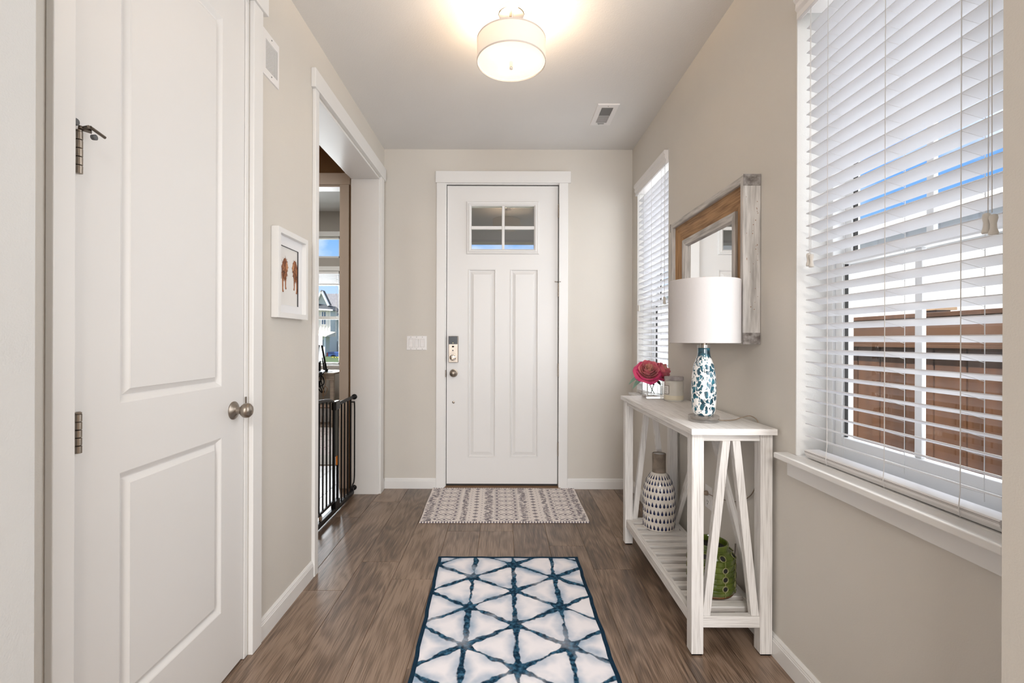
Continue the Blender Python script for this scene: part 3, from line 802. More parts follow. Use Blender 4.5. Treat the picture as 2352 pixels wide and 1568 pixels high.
# watercolour lions: layered flat strokes
def lion_mat():
    m = mat('lion_watercolour', (.5, .2, .08), .8, vary=0)
    nt, b = nodes_of(m)
    a = nt.nodes.new('ShaderNodeAttribute'); a.attribute_name = 'tint'
    r = nt.nodes.new('ShaderNodeValToRGB'); el = r.color_ramp.elements
    el[0].color = (.035, .015, .01, 1); el[1].color = (.62, .33, .17, 1)
    k = el.new(.4); k.color = (.20, .065, .028, 1); k = el.new(.7); k.color = (.40, .15, .06, 1)
    nt.links.new(a.outputs['Fac'], r.inputs[0]); nt.links.new(r.outputs[0], b.inputs['Base Color'])
    return m
M['lion'] = lion_mat()
def lion(cy, cz, s, flip, seed):
    rd = random.Random(seed); mb = MB(); tint = []; lay = [0]
    def P(u, v):
        return (WL + .0074 + lay[0] * 1.2e-6, cy + s * (u if not flip else -u), cz + s * v)
    def poly(pts, t):
        lay[0] += 1
        mb.add([P(*p) for p in pts], [tuple(range(len(pts)))]); tint.extend([t] * len(pts))
    def stroke(u, v, du, dv, w, t):
        L = math.hypot(du, dv); nx, ny = -dv / L * w, du / L * w
        poly([(u - nx, v - ny), (u + nx, v + ny), (u + du * .6 + nx * .7, v + dv * .6 + ny * .7), (u + du, v + dv), (u + du * .6 - nx * .7, v + dv * .6 - ny * .7)], t)
    # legs (front pair seen frontally below the mane), paws
    for (u, v0, v1, w, t) in ((-.55, -.7, -2.35, .17, .78), (.10, -.7, -2.0, .15, .72)):
        poly([(u - w, v0), (u + w, v0), (u + w * .75, v1 + .35), (u + w * 1.5, v1 + .1), (u + w * 1.3, v1), (u - w * .6, v1), (u - w * .75, v1 + .35)], t)
        for k in range(14): stroke(u + rd.uniform(-w, w) * .8, rd.uniform(v1 + .3, v0), .02, rd.uniform(-.5, -.2), .025, t - rd.uniform(0, .4))
        poly([(u + .05, v1 + .1), (u + w * 1.4, v1 + .08), (u + w, v1 - .02), (u, v1 - .02)], .2)
    # hind quarter and tail behind
    poly([(-.75, .3), (-.45, .3), (-.45, -1.0), (-.62, -1.1), (-.75, -.7)], .6)
    poly([(-.95, .55), (-.85, .55), (-.84, -.95), (-.95, -1.0)], .3)
    # mane mass
    body = [(-.72, -.25), (-.80, .35), (-.62, .85), (-.35, 1.25), (-.02, 1.45), (.28, 1.28), (.45, 1.0), (.50, .7), (.42, .45), (.45, .1), (.42, -.35), (.20, -.75), (-.02, -1.0), (-.30, -.85), (-.55, -.6)]
    poly(body, .45)
    for k in range(260):
        a = rd.uniform(0, 2 * PI); r_ = math.sqrt(rd.uniform(0, 1))
        u = -.12 + .55 * r_ * math.cos(a); v = .2 + 1.05 * r_ * math.sin(a)
        stroke(u, v, rd.uniform(-.14, .10), rd.uniform(-.55, -.2), rd.uniform(.015, .05), rd.choice((.1, .3, .45, .55, .65, .8, .95)))
    for (u, v) in body:
        for k in range(4): stroke(u + rd.uniform(-.12, .12), v + rd.uniform(-.12, .12), (u + .1) * rd.uniform(.2, .5), (v - .2) * .12 + rd.uniform(-.25, .1), .02, rd.uniform(.2, .7))
    # face in profile: muzzle, nose, chin, eye, ear
    poly([(.30, 1.05), (.55, .85), (.62, .62), (.72, .50), (.70, .40), (.58, .36), (.60, .22), (.50, .12), (.30, .25), (.18, .6)], .88)
    poly([(.64, .53), (.74, .50), (.72, .40), (.64, .43)], .05)
    poly([(.56, .34), (.70, .36), (.60, .30)], .08)
    poly([(.42, .74), (.50, .73), (.48, .67), (.41, .69)], .03)
    poly([(.02, 1.18), (.16, 1.32), (.24, 1.15), (.14, 1.05)], .8)
    for k in range(8): stroke(.50 + rd.uniform(-.05, .05), .15, rd.uniform(-.1, .05), rd.uniform(-.25, -.1), .02, rd.uniform(.05, .4))
    # dark shoulder patch
    for k in range(14): stroke(rd.uniform(-.5, -.05), rd.uniform(-.55, .0), rd.uniform(-.1, .1), rd.uniform(-.4, -.15), .03, rd.uniform(0, .15))
    o = obj('lion_painting', mb, M['lion'], pf, attr=tint)
    return o
lion(2.040, 1.502, .0400, False, 3)
lion(2.133, 1.505, .0400, True, 5)

# ================================================================== LIGHT SWITCH AND OUTLET
sw = thing('light_switch', 'white three gang rocker switch plate left of the front door', 'light switch', (-.70, FAR, 1.175))
sx0, sx1, sz0, sz1 = -.783, -.619, 1.117, 1.233
fsw = lambda u, v, h: (u, FAR - h, v)
pl = MB(); wins = [(-.701 + d - .0165, -.701 + d + .0165, 1.141, 1.209) for d in (-.046, 0, .046)]
rings(pl, fsw, (sx0, sx1, sz0, sz1), [(0, 0), (.001, .004), (.004, .006), (.005, .006)], fill=False)
holed(pl, fsw, (sx0 + .005, sx1 - .005, sz0 + .005, sz1 - .005), wins, .006)
obj('plate', pl, M['plastic'], sw)
for k, w_ in enumerate(wins):
    up = 1 if k == 0 else -1
    zc = (w_[2] + w_[3]) / 2
    h0, h1 = (.0095, .005) if up > 0 else (.005, .0095)
    mb = MB().prism([(w_[0] + .001, FAR - .001, w_[2] + .001), (w_[0] + .001, FAR - h0, w_[2] + .001), (w_[0] + .001, FAR - .0062, zc), (w_[0] + .001, FAR - h1, w_[3] - .001), (w_[0] + .001, FAR - .001, w_[3] - .001)], 0, (w_[1] - w_[0] - .002, 0, 0))
    obj('rocker', mb, M['plastic'], sw, bevel=.0006)
    for z in (1.127, 1.223):
        obj('screw', MB().lathe([(.0028, 0), (.0022, -.0012), (0, -.0012)], ((w_[0] + w_[1]) / 2, FAR - .006, z), 10, 'y'), M['rubber'], sw)
ot = thing('wall_outlet', 'white wall socket behind the console table', 'outlet', (WR, 2.342, .41))
fo = lambda u, v, h: (WR - h, u, v)
op = MB(); rings(op, fo, (2.305, 2.378, .352, .468), [(0, 0), (.001, .004), (.004, .006)])
obj('plate', op, M['plastic'], ot)
for z in (.388, .432):
    obj('socket', MB().lathe([(.017, 0), (.0165, -.002), (0, -.002)], (WR - .006, 2.3415, z), 24, 'x'), M['plastic'], ot, smooth='auto')
    sl = MB().box(WR - .0086, WR - .0079, 2.3340, 2.3360, z - .002, z + .008).box(WR - .0086, WR - .0079, 2.3470, 2.3490, z - .002, z + .008).box(WR - .0086, WR - .0079, 2.339, 2.344, z - .012, z - .007)
    obj('slot', sl, M['dark_gap'], ot)

# ================================================================== RUGS
def rug_blue():
    m = mat('shibori_rug', (.8, .78, .8), .9, vary=0, spec=.1, bump=.3, bscale=900)
    nt, b = nodes_of(m)
    N = lambda t, **k: [setattr(n_, a, v) or n_ for n_ in [nt.nodes.new(t)] for a, v in (k.items() or [('label', '')])][0]
    def math_(op, a, b_=None, c=None):
        n_ = nt.nodes.new('ShaderNodeMath'); n_.operation = op
        for i, q in enumerate((a, b_, c)):
            if q is None: continue
            if isinstance(q, (int, float)): n_.inputs[i].default_value = q
            else: nt.links.new(q, n_.inputs[i])
        return n_.outputs[0]
    def noise(scale, detail, vec):
        n_ = nt.nodes.new('ShaderNodeTexNoise'); n_.inputs['Scale'].default_value = scale; n_.inputs['Detail'].default_value = detail
        nt.links.new(vec, n_.inputs['Vector']); return n_
    tc = nt.nodes.new('ShaderNodeTexCoord'); obj_v = tc.outputs['Object']
    nz = noise(16, 4, obj_v)
    sub = nt.nodes.new('ShaderNodeVectorMath'); sub.operation = 'SUBTRACT'; sub.inputs[1].default_value = (.5, .5, .5)
    nt.links.new(nz.outputs['Color'], sub.inputs[0])
    sc = nt.nodes.new('ShaderNodeVectorMath'); sc.operation = 'SCALE'; sc.inputs['Scale'].default_value = .030
    nt.links.new(sub.outputs[0], sc.inputs[0])
    ad = nt.nodes.new('ShaderNodeVectorMath'); ad.operation = 'ADD'
    nt.links.new(obj_v, ad.inputs[0]); nt.links.new(sc.outputs[0], ad.inputs[1])
    sp = nt.nodes.new('ShaderNodeSeparateXYZ'); nt.links.new(ad.outputs[0], sp.inputs[0])
    A = math_('MULTIPLY_ADD', sp.outputs['X'], 1 / .2055, -.026 / .2055 + 40)
    Bv = math_('MULTIPLY_ADD', sp.outputs['Y'], 1 / .2625, -2.187 / .2625 + 40)
    def dist(q, unit):
        fr = math_('FRACT', math_('ADD', q, .5))
        return math_('MULTIPLY', math_('ABSOLUTE', math_('SUBTRACT', fr, .5)), unit)
    d1 = dist(A, .2055)
    hA = math_('MULTIPLY', A, .5)
    per = .2625 * .843
    d2 = dist(math_('ADD', Bv, hA), per); d3 = dist(math_('SUBTRACT', Bv, hA), per)
    dmin = math_('MINIMUM', d1, math_('MINIMUM', d2, d3))
    dsum = math_('ADD', math_('ADD', d1, d2), d3)          # small near nodes
    node_blob = math_('MULTIPLY', math_('MAXIMUM', math_('SUBTRACT', .085, dsum), 0.0), .22)
    wn_ = noise(9, 3, obj_v)
    width = math_('ADD', math_('MULTIPLY', math_('SUBTRACT', wn_.outputs['Fac'], .36), .046), math_('ADD', node_blob, .0030))
    line = math_('SUBTRACT', width, dmin)
    ss = nt.nodes.new('ShaderNodeMapRange'); ss.interpolation_type = 'SMOOTHSTEP'
    ss.inputs['From Min'].default_value = -.0030; ss.inputs['From Max'].default_value = .0030
    nt.links.new(line, ss.inputs['Value'])
    halo = nt.nodes.new('ShaderNodeMapRange'); halo.interpolation_type = 'SMOOTHSTEP'
    halo.inputs['From Min'].default_value = -.055; halo.inputs['From Max'].default_value = .004
    nt.links.new(line, halo.inputs['Value'])
    n5 = noise(7, 4, obj_v)
    hf = math_('MULTIPLY', halo.outputs[0], math_('MULTIPLY', math_('MAXIMUM', math_('SUBTRACT', n5.outputs['Fac'], .36), 0), 3.2))
    c1 = nt.nodes.new('ShaderNodeMixRGB'); c1.inputs[1].default_value = (.86, .83, .86, 1); c1.inputs[2].default_value = (.24, .36, .50, 1)
    nt.links.new(hf, c1.inputs[0])
    n6 = noise(60, 5, obj_v)
    dark = nt.nodes.new('ShaderNodeValToRGB'); dark.color_ramp.elements[0].color = (.007, .028, .056, 1); dark.color_ramp.elements[1].color = (.055, .17, .28, 1)
    dark.color_ramp.elements[0].position = .42; dark.color_ramp.elements[1].position = .72
    nt.links.new(n6.outputs['Fac'], dark.inputs[0])
    n7 = noise(5.5, 3, ad.outputs[0])
    fade = nt.nodes.new('ShaderNodeMapRange'); fade.inputs['From Min'].default_value = .30; fade.inputs['From Max'].default_value = .46
    fade.inputs['To Min'].default_value = .45; fade.inputs['To Max'].default_value = 1.0
    nt.links.new(n7.outputs['Fac'], fade.inputs['Value'])
    c2 = nt.nodes.new('ShaderNodeMixRGB')
    nt.links.new(math_('MULTIPLY', ss.outputs[0], fade.outputs[0]), c2.inputs[0]); nt.links.new(c1.outputs[0], c2.inputs[1]); nt.links.new(dark.outputs[0], c2.inputs[2])
    nt.links.new(c2.outputs[0], b.inputs['Base Color'])
    return m
br_ = thing('runner_rug', 'white rug with indigo tie dye triangles and navy edge on the wood floor', 'rug', (0.03, 1.6, 0))
def rx(t): return (-0.352 + .024 * (2.557 - t) / .93, 0.412 + .004 * (2.557 - t) / .93)
rows = [2.557 - k * .05 for k in range(39)]
def wob(y, s): return .0022 * math.sin(y * 23 + s) + .0012 * math.sin(y * 51 + s * 2)
top = MB(); th = .0035
for a, b in zip(rows, rows[1:]):
    la, ra = rx(a); lb, rb = rx(b)
    la += wob(a, 0); lb += wob(b, 0); ra += wob(a, 2); rb += wob(b, 2)
    top.hexa([(la, a, .0006), (lb, b, .0006), (rb, b, .0006), (ra, a, .0006), (la, a, th), (lb, b, th), (rb, b, th), (ra, a, th)])
o = obj('pile', top, rug_blue(), br_)
o.data.transform(Matrix.Translation((0, 0, 0)))
M['navy'] = mat('navy_binding', (.009, .034, .066), .85, spec=.1, vary=.3, vscale=40, bump=.3, bscale=500)
bind = MB(); bw = .0145
for a, b in zip(rows, rows[1:]):
    for side in (0, 1):
        xa = rx(a)[side] + wob(a, 2 * side); xb = rx(b)[side] + wob(b, 2 * side); s_ = -1 if side == 0 else 1
        o0, o1 = (-.002 * -s_), bw
        def ring_(x, y): return [(x + s_ * .002, y, .0004), (x + s_ * .002, y, .004), (x, y, .0055), (x - s_ * bw, y, .0052), (x - s_ * bw, y, .003)]
        A_ = ring_(xa, a); B_ = ring_(xb, b)
        n = 5; bind.add(A_ + B_, [(i, (i + 1) % n, n + (i + 1) % n, n + i) for i in range(n)])
l0, r0 = rx(2.557)
for k in range(16):
    x0 = l0 - .002 + (r0 - l0 + .004) * k / 16; x1 = l0 - .002 + (r0 - l0 + .004) * (k + 1) / 16
    w0 = .0018 * math.sin(k * 1.7); w1 = .0018 * math.sin((k + 1) * 1.7)
    bind.hexa([(x0, 2.557 - .010 + w0, .001), (x1, 2.557 - .010 + w1, .001), (x1, 2.561 + w1, .001), (x0, 2.561 + w0, .001), (x0, 2.557 - .010 + w0, .0056), (x1, 2.557 - .010 + w1, .0056), (x1, 2.561 + w1, .0052), (x0, 2.561 + w0, .0052)])
obj('binding', bind, M['navy'], br_)

# door mat with woven motifs
dm = thing('door_mat', 'cream woven mat with rows of grey diamonds in front of the door', 'rug', (0.012, 3.4, 0))
M['cream_weave'] = mat('cream_weave', (.84, .77, .73), .95, vary=.08, vscale=90, bump=.6, bscale=420, stretch=(1, 2.5, 1))
M['ink'] = mat('grey_violet_yarn', (.15, .125, .16), .95, vary=.3, vscale=160)
Cq = [(-.566, 3.735), (.572, 3.742), (.572, 3.050), (-.547, 3.040)]   # back-left, back-right, front-right, front-left
def MP(u, v, z=.0072):    # u across, v from the back (0) to the front (1)
    xb, yb_ = Cq[0][0] + (Cq[1][0] - Cq[0][0]) * u, Cq[0][1] + (Cq[1][1] - Cq[0][1]) * u
    xf, yf = Cq[3][0] + (Cq[2][0] - Cq[3][0]) * u, Cq[3][1] + (Cq[2][1] - Cq[3][1]) * u
    return (xb + (xf - xb) * v + .0015 * math.sin(v * 9 + u * 7), yb_ + (yf - yb_) * v, z)
base = MB(); n = 12
for i in range(n):
    for j in range(8):
        q = [(i / n, j / 8), (i / n, (j + 1) / 8), ((i + 1) / n, (j + 1) / 8), ((i + 1) / n, j / 8)]
        base.hexa([MP(*p, .0008) for p in q] + [MP(*p, .007) for p in q])
obj('weave', base, M['cream_weave'], dm)
pt = MB(); rd = random.Random(4)
LU, LV = 1.13, .70
def st_(u0, v0, u1, v1, w=.0045):
    # stroke in metres on the mat, drawn as a flat yarn
    x0, y0, x1, y1 = u0, v0, u1, v1
    dx, dy = x1 - x0, y1 - y0; L = math.hypot(dx, dy)
    if L < 1e-6: return
    nx, ny = -dy / L * w * .40, dx / L * w * .40
    pts = [(x0 - nx, y0 - ny), (x1 - nx, y1 - ny), (x1 + nx, y1 + ny), (x0 + nx, y0 + ny)]
    if any(p[0] < .003 or p[0] > LU - .003 or p[1] < .006 or p[1] > LV - .006 for p in pts): return
    lo = [MP(p[0] / LU, p[1] / LV, .0068) for p in pts]; hi = [MP(p[0] / LU, p[1] / LV, .0076) for p in pts]
    pt.hexa(lo + hi)
def diamond(u, v, a, b, solid=False, w=.0042):
    if solid:
        for k in range(-2, 3):
            q = 1 - abs(k) / 3.0
            st_(u + a * k / 3, v - b * q, u + a * k / 3, v + b * q, a / 2.2)
    else:
        for sx, sy, tx, ty in ((0, -1, 1, 0), (1, 0, 0, 1), (0, 1, -1, 0), (-1, 0, 0, -1)): st_(u + a * sx, v + b * sy, u + a * tx, v + b * ty, w)
def comb(u, width, dens=.0075):
    v = .004
    while v < LV - .01:
        for k in range(3):
            uu = u + rd.uniform(-.5, .5) * width; L = rd.uniform(.25, .6) * width
            if rd.random() < .85: st_(uu - L / 2, v + rd.uniform(-.002, .002), uu + L / 2, v + rd.uniform(-.002, .002), rd.uniform(.0025, .0048))
        v += dens
def vees(u, mirror=False):
    v = .02
    while v < LV - .03:
        s_ = -1 if mirror else 1
        st_(u - .020 * s_, v - .012, u + .018 * s_, v + .004); st_(u - .020 * s_, v + .022, u + .018 * s_, v + .006)
        diamond(u + .000 * s_, v + .038, .014, .011, True)
        v += .066
def lattice(u):
    v = .03
    while v < LV + .03:
        diamond(u, v, .036, .032); diamond(u, v, .012, .010, True)
        st_(u - .036, v, u - .050, v + .020); st_(u + .036, v, u + .050, v + .020); st_(u - .036, v, u - .05, v - .02); st_(u + .036, v, u + .05, v - .02)
        for k in (-1, 1): st_(u + k * .034, v + .045, u + k * .046, v + .045, .005)
        v += .090
def dots(u):
    v = .03
    while v < LV - .02:
        st_(u - .004, v, u + .004, v, .006); v += .046
def dia_col(u):
    v = .03
    while v < LV - .02:
        diamond(u, v, .016, .018, False, .005); diamond(u, v, .008, .008, True); v += .058
bands = [(comb, .04, .05), (vees, .095), (lattice, .160), (vees, .225, True), (comb, .285, .035), (dots, .325), (dia_col, .365), (dots, .405), (comb, .455, .05),
         (vees, .515), (lattice, .580), (vees, .645, True), (comb, .705, .045), (dots, .742), (dia_col, .780), (dots, .818), (comb, .862, .035), (vees, .915), (lattice, .985), (vees, 1.045, True), (comb, 1.095, .045)]
for b_ in bands: b_[0](*b_[1:])
obj('woven_pattern', pt, M['ink'], dm, kind='stuff')
wt = MB(); bk_ = MB()
for vv in (0, 1):
    k = 0.0
    while k < 1:
        mb = bk_ if int(k * 118) % 2 else wt
        p0, p1 = MP(k, vv, 0), MP(min(k + .0065, 1), vv, 0)
        s_ = 1 if vv == 0 else -1
        mb.hexa([(p0[0], p0[1] - s_ * .006, .0015), (p1[0], p1[1] - s_ * .006, .0015), (p1[0], p1[1] + s_ * .004, .0015), (p0[0], p0[1] + s_ * .004, .0015),
                 (p0[0], p0[1] - s_ * .006, .0085), (p1[0], p1[1] - s_ * .006, .0085), (p1[0], p1[1] + s_ * .003, .0082), (p0[0], p0[1] + s_ * .003, .0082)])
        k += .0085
obj('stitched_edge', bk_, M['ink'], dm, kind='stuff')
obj('stitched_edge_light', wt, M['cream_weave'], dm, kind='stuff')

# ================================================================== BABY GATE
GX = -1.160
gate = thing('baby_gate', 'black metal baby gate across the cased opening on the left', 'gate', (GX, 3.0, 0))
def gt(name, paths, r=.0065, n=10, m=None): 
    mb = MB()
    for p in paths: mb.tube(p, r, n)
    return obj(name, mb, m or M['black'], gate, smooth='auto')
# bottom frame and fixed panel
obj('bottom_frame', B(GX - .014, GX + .014, 2.420, 3.575, .012, .045), M['black'], gate, bevel=.006)
fp = MB().tube([(GX, 3.240, .748), (GX, 3.55, .757)], .012, 12)
obj('top_rail', fp, M['black'], gate, smooth='auto')
for y in (3.329, 3.395, 3.463, 3.531): gt('bar', [[(GX, y, .04), (GX, y, .75)]], .0058)
for z, r in ((.758, .021), (.055, .020)):
    mb = MB().lathe([(.010, 3.545), (.010, 3.585), (r * .8, 3.588), (r, 3.592), (r, 3.600)], (GX + .004, 0, z), 24, 'y') if False else MB()
    # wall cup, axis along y
    prof = [(.009, -.055), (.009, -.014), (r * .75, -.012), (r, -.006), (r, 0.0)]
    vs = []; fs = []; nn = 24
    for rr, h in prof:
        for k in range(nn): vs.append((GX + .006 + rr * math.cos(2 * PI * k / nn), 3.600 + h, z + rr * math.sin(2 * PI * k / nn)))
    for i in range(len(prof) - 1):
        for k in range(nn): fs.append((i * nn + k, i * nn + (k + 1) % nn, (i + 1) * nn + (k + 1) % nn, (i + 1) * nn + k))
    fs += [tuple(range(nn)), tuple(range((len(prof) - 1) * nn, len(prof) * nn))]
    obj('wall_cup', MB().add(vs, fs), M['black'], gate, smooth='auto')
gt('end_loop', [catmull([(GX + .004, 3.540, .725), (GX + .010, 3.565, .720), (GX + .012, 3.583, .690), (GX + .012, 3.585, .40), (GX + .012, 3.583, .14), (GX + .008, 3.560, .09), (GX + .002, 3.535, .07)], 8)], .005)
# latch posts and housing
gt('post', [[(GX, 3.252, .03), (GX, 3.252, .748)]], .009)
gt('post', [[(GX, 3.180, .03), (GX, 3.180, .770)]], .010)
M['olive'] = mat('dark_olive_plastic', (.022, .018, .005), .5, vary=.2)
obj('latch_housing', B(GX - .012, GX + .006, 3.191, 3.244, .392, .735), M['olive'], gate, bevel=.003)
obj('latch_head', B(GX - .018, GX + .016, 3.176, 3.262, .715, .775), M['blackgloss'], gate, bevel=.006)
obj('latch_foot', B(GX - .016, GX + .016, 3.170, 3.262, .030, .090), M['black'], gate, bevel=.004)
obj('warning_tag', B(GX - .008, GX + .003, 3.238, 3.243, .325, .390), mat('orange_label', (.85, .26, .03), .5, vary=.05), gate)
# swinging door with an arched top
arch = []
for k in range(25):
    t = k / 24; y = 3.172 - t * .70
    z = .770 + .040 * math.sin(PI * min(1, t * 1.0)) ** .55 if 0 < t < 1 else .770
    arch.append((GX, y, z))
gd = gt('arched_rail', [arch], .0105, 12)
obj('door_bottom_rail', B(GX - .008, GX + .008, 2.470, 3.175, .085, .103), M['black'], gate, bevel=.003)
for k in range(11):
    y = 3.112 - .0625 * k
    t = (3.172 - y) / .70
    gt('bar', [[(GX, y, .095), (GX, y, .766 + .040 * math.sin(PI * min(max(t, .01), .99)) ** .55)]], .0055)
gt('post', [[(GX, 2.462, .03), (GX, 2.462, .775)]], .010)
obj('floor_catch', B(GX - .004, GX + .012, 2.93, 2.95, .047, .083), M['chrome'], gate, bevel=.002)

# ================================================================== CONSOLE TABLE
TX0, TX1, TY0, TY1, TZ = 0.706, 1.028, 1.735, 2.785, 0.870
tb = thing('console_table', 'whitewashed wooden console table with slatted bottom shelf along the right wall', 'console table', (.87, 2.26, 0))
obj('table_top', B(TX0, TX1, TY0 + .004, TY1 - .004, TZ - .023, TZ), M['wash_y'], tb, bevel=.0015)
obj('end_strip', B(TX0, TX1, TY0, TY0 + .0042, TZ - .023, TZ - .0003), M['wash_x'], tb, bevel=.001)
obj('end_strip', B(TX0, TX1, TY1 - .0042, TY1, TZ - .023, TZ - .0003), M['wash_x'], tb, bevel=.001)
LEG = .046
lx = (0.720, 0.982); ly = (1.766, 2.729)
for y in ly:
    for x in lx:
        o = obj('leg', B(x, x + LEG, y, y + LEG, .006, TZ - .023), M['wash_z'], tb, bevel=.002)
        obj('foot_glide', B(x + .004, x + LEG - .004, y + .004, y + LEG - .004, 0, .0065), M['blackgloss'], o)
RZ0, RZ1 = .104, .147
for y in (ly[0] + .009, ly[1] + .009):
    obj('end_apron', B(lx[0] + LEG - .002, lx[1] + .010, y, y + .026, TZ - .053, TZ - .023), M['wash_x'], tb, bevel=.0015)
    obj('bottom_rail', B(lx[0] + LEG - .002, lx[1] + .010, y - .004, y + .026, RZ0, RZ1), M['wash_x'], tb, bevel=.003)
for x in (lx[0] + .010, lx[1] + .010):
    obj('long_apron', B(x, x + .026, ly[0] + LEG - .002, ly[1] + .002, TZ - .053, TZ - .023), M['wash_y'], tb, bevel=.0015)
    obj('long_rail', B(x - .004 if x < .8 else x, x + .024, ly[0] + LEG - .002, ly[1] + .002, RZ0, RZ1), M['wash_y'], tb, bevel=.002)
sx0_, sx1_ = lx[0] + .032, lx[1] + .012
first = None
for k in range(12):
    y = 1.838 + .0768 * k
    if first is None:
        first = obj('shelf_slat', B(sx0_, sx1_, y, y + .044, RZ1 - .022, RZ1), M['wash_x'], tb, bevel=.0015)
    else:
        c_ = first.copy(); COL.objects.link(c_); c_.parent = tb; c_.location = (0, .0768 * k, 0); ORG[c_.name] = ORG[tb.name]
# braces: an inverted V on each end and one along the wall side
zt, zb = TZ - .053, RZ1
for y in (ly[0] + .022, ly[1] + .022):
    for (xa, xb) in ((.856, .781), (.894, .968)):
        a, b = Vector((xa, y, zt)), Vector((xb, y, zb))
        w = .015
        p = [(xb - w, y - .013, zb), (xb + w, y - .013, zb), (xb + w, y + .013, zb), (xb - w, y + .013, zb), (xa - w, y - .013, zt), (xa + w, y - .013, zt), (xa + w, y + .013, zt), (xa - w, y + .013, zt)]
        obj('brace', MB().hexa(p), M['wash_z'], tb, bevel=.0015)
for (ya, yb_) in ((2.250, 1.832), (2.290, 2.690)):
    w = .017; x = lx[1] + .022
    p = [(x - .012, yb_ - w, zb), (x + .012, yb_ - w, zb), (x + .012, yb_ + w, zb), (x - .012, yb_ + w, zb), (x - .012, ya - w, zt), (x + .012, ya - w, zt), (x + .012, ya + w, zt), (x - .012, ya + w, zt)]
    obj('brace', MB().hexa(p), M['wash_slant'], tb, bevel=.0015)

# ================================================================== MIRROR
my0, my1, mz0, mz1 = 1.878, 2.700, 1.186, 1.876
fm = lambda u, v, h: (WR - h, u, v)
mr = thing('wall_mirror', 'rectangular mirror in whitewashed frame with a brown wood band on the right wall', 'mirror', (WR, (my0 + my1) / 2, mz0))
def frame_wood(name, c1, c2, st, sc=1.0):
    m = mat(name, c1, .65, vcol=c2, vscale=sc, stretch=st, bump=.5, bscale=1.5)
    r = [n for n in m.node_tree.nodes if n.type == 'VALTORGB'][0]
    r.color_ramp.elements[0].position = .32; r.color_ramp.elements[1].position = .60
    return m
fw_h = frame_wood('mirror_white_wood', (.60, .575, .55), (.33, .31, .29), (40, 4, 40), 1.6)
fw_v = frame_wood('mirror_white_wood_upright', (.60, .575, .55), (.33, .31, .29), (40, 40, 4), 1.6)
bn_h = frame_wood('mirror_brown_wood', (.42, .245, .115), (.20, .10, .040), (120, 7, 120), 1.0)
bn_v = frame_wood('mirror_brown_wood_upright', (.42, .245, .115), (.20, .10, .040), (120, 120, 7), 1.0)
for k, mb in enumerate(mitred(fm, (my0, my1, mz0, mz1), [(0, .002), (0, .066), (.004, .070), (.026, .070), (.030, .066), (.030, .030), (.030, .002)])):
    obj('outer_frame', mb, (fw_h, fw_v)[k % 2], mr)
for k, mb in enumerate(mitred(fm, (my0 + .030, my1 - .030, mz0 + .030, mz1 - .030), [(0, .004), (0, .052), (.088, .034), (.088, .004)])):
    obj('wood_band', mb, (bn_h, bn_v)[k % 2], mr)
for k, mb in enumerate(mitred(fm, (my0 + .118, my1 - .118, mz0 + .118, mz1 - .118), [(0, .004), (0, .046), (.004, .050), (.032, .044), (.038, .030), (.038, .004)])):
    obj('inner_frame', mb, (fw_h, fw_v)[k % 2], mr)
M['mirror'] = mat('silvered_glass', (.92, .93, .93), .012, 1.0, vary=0)
gi = .153
obj('mirror_glass', MB().add([fm(my0 + gi, mz0 + gi, .028), fm(my1 - gi, mz0 + gi, .028), fm(my1 - gi, mz1 - gi, .028), fm(my0 + gi, mz1 - gi, .028)], [(0, 1, 2, 3)]), M['mirror'], mr)
M['strap'] = mat('aged_zinc_strap', (.36, .34, .325), .55, .35, vcol=(.13, .11, .10), vscale=45, bump=.4, bscale=90)
for y, s_ in ((my0, -1), (my1, 1)):
    for z0, z1 in ((mz1 - .047, mz1), (mz0, mz0 + .047)):
        zz = (z1 + .0015) if z1 == mz1 else (z0 - .0015)
        mb = MB().box(WR - .0715, WR - .002, min(y, y + s_ * .0015), max(y, y + s_ * .0015), z0, z1)
        obj('corner_strap', mb, M['strap'], mr)
sp = MB(); rd = random.Random(9)
for k in range(26):
    z = rd.uniform(mz0 + .09, mz1 - .09); x = WR - rd.uniform(.012, .060)
    sp.lathe([(rd.uniform(.0012, .0022), 0), (.0008, -.0006)], (x, my0, z), 7, 'y')
obj('worm_hole', sp, mat('rust_speck', (.26, .11, .03), .8, vary=.3), mr, kind='stuff')

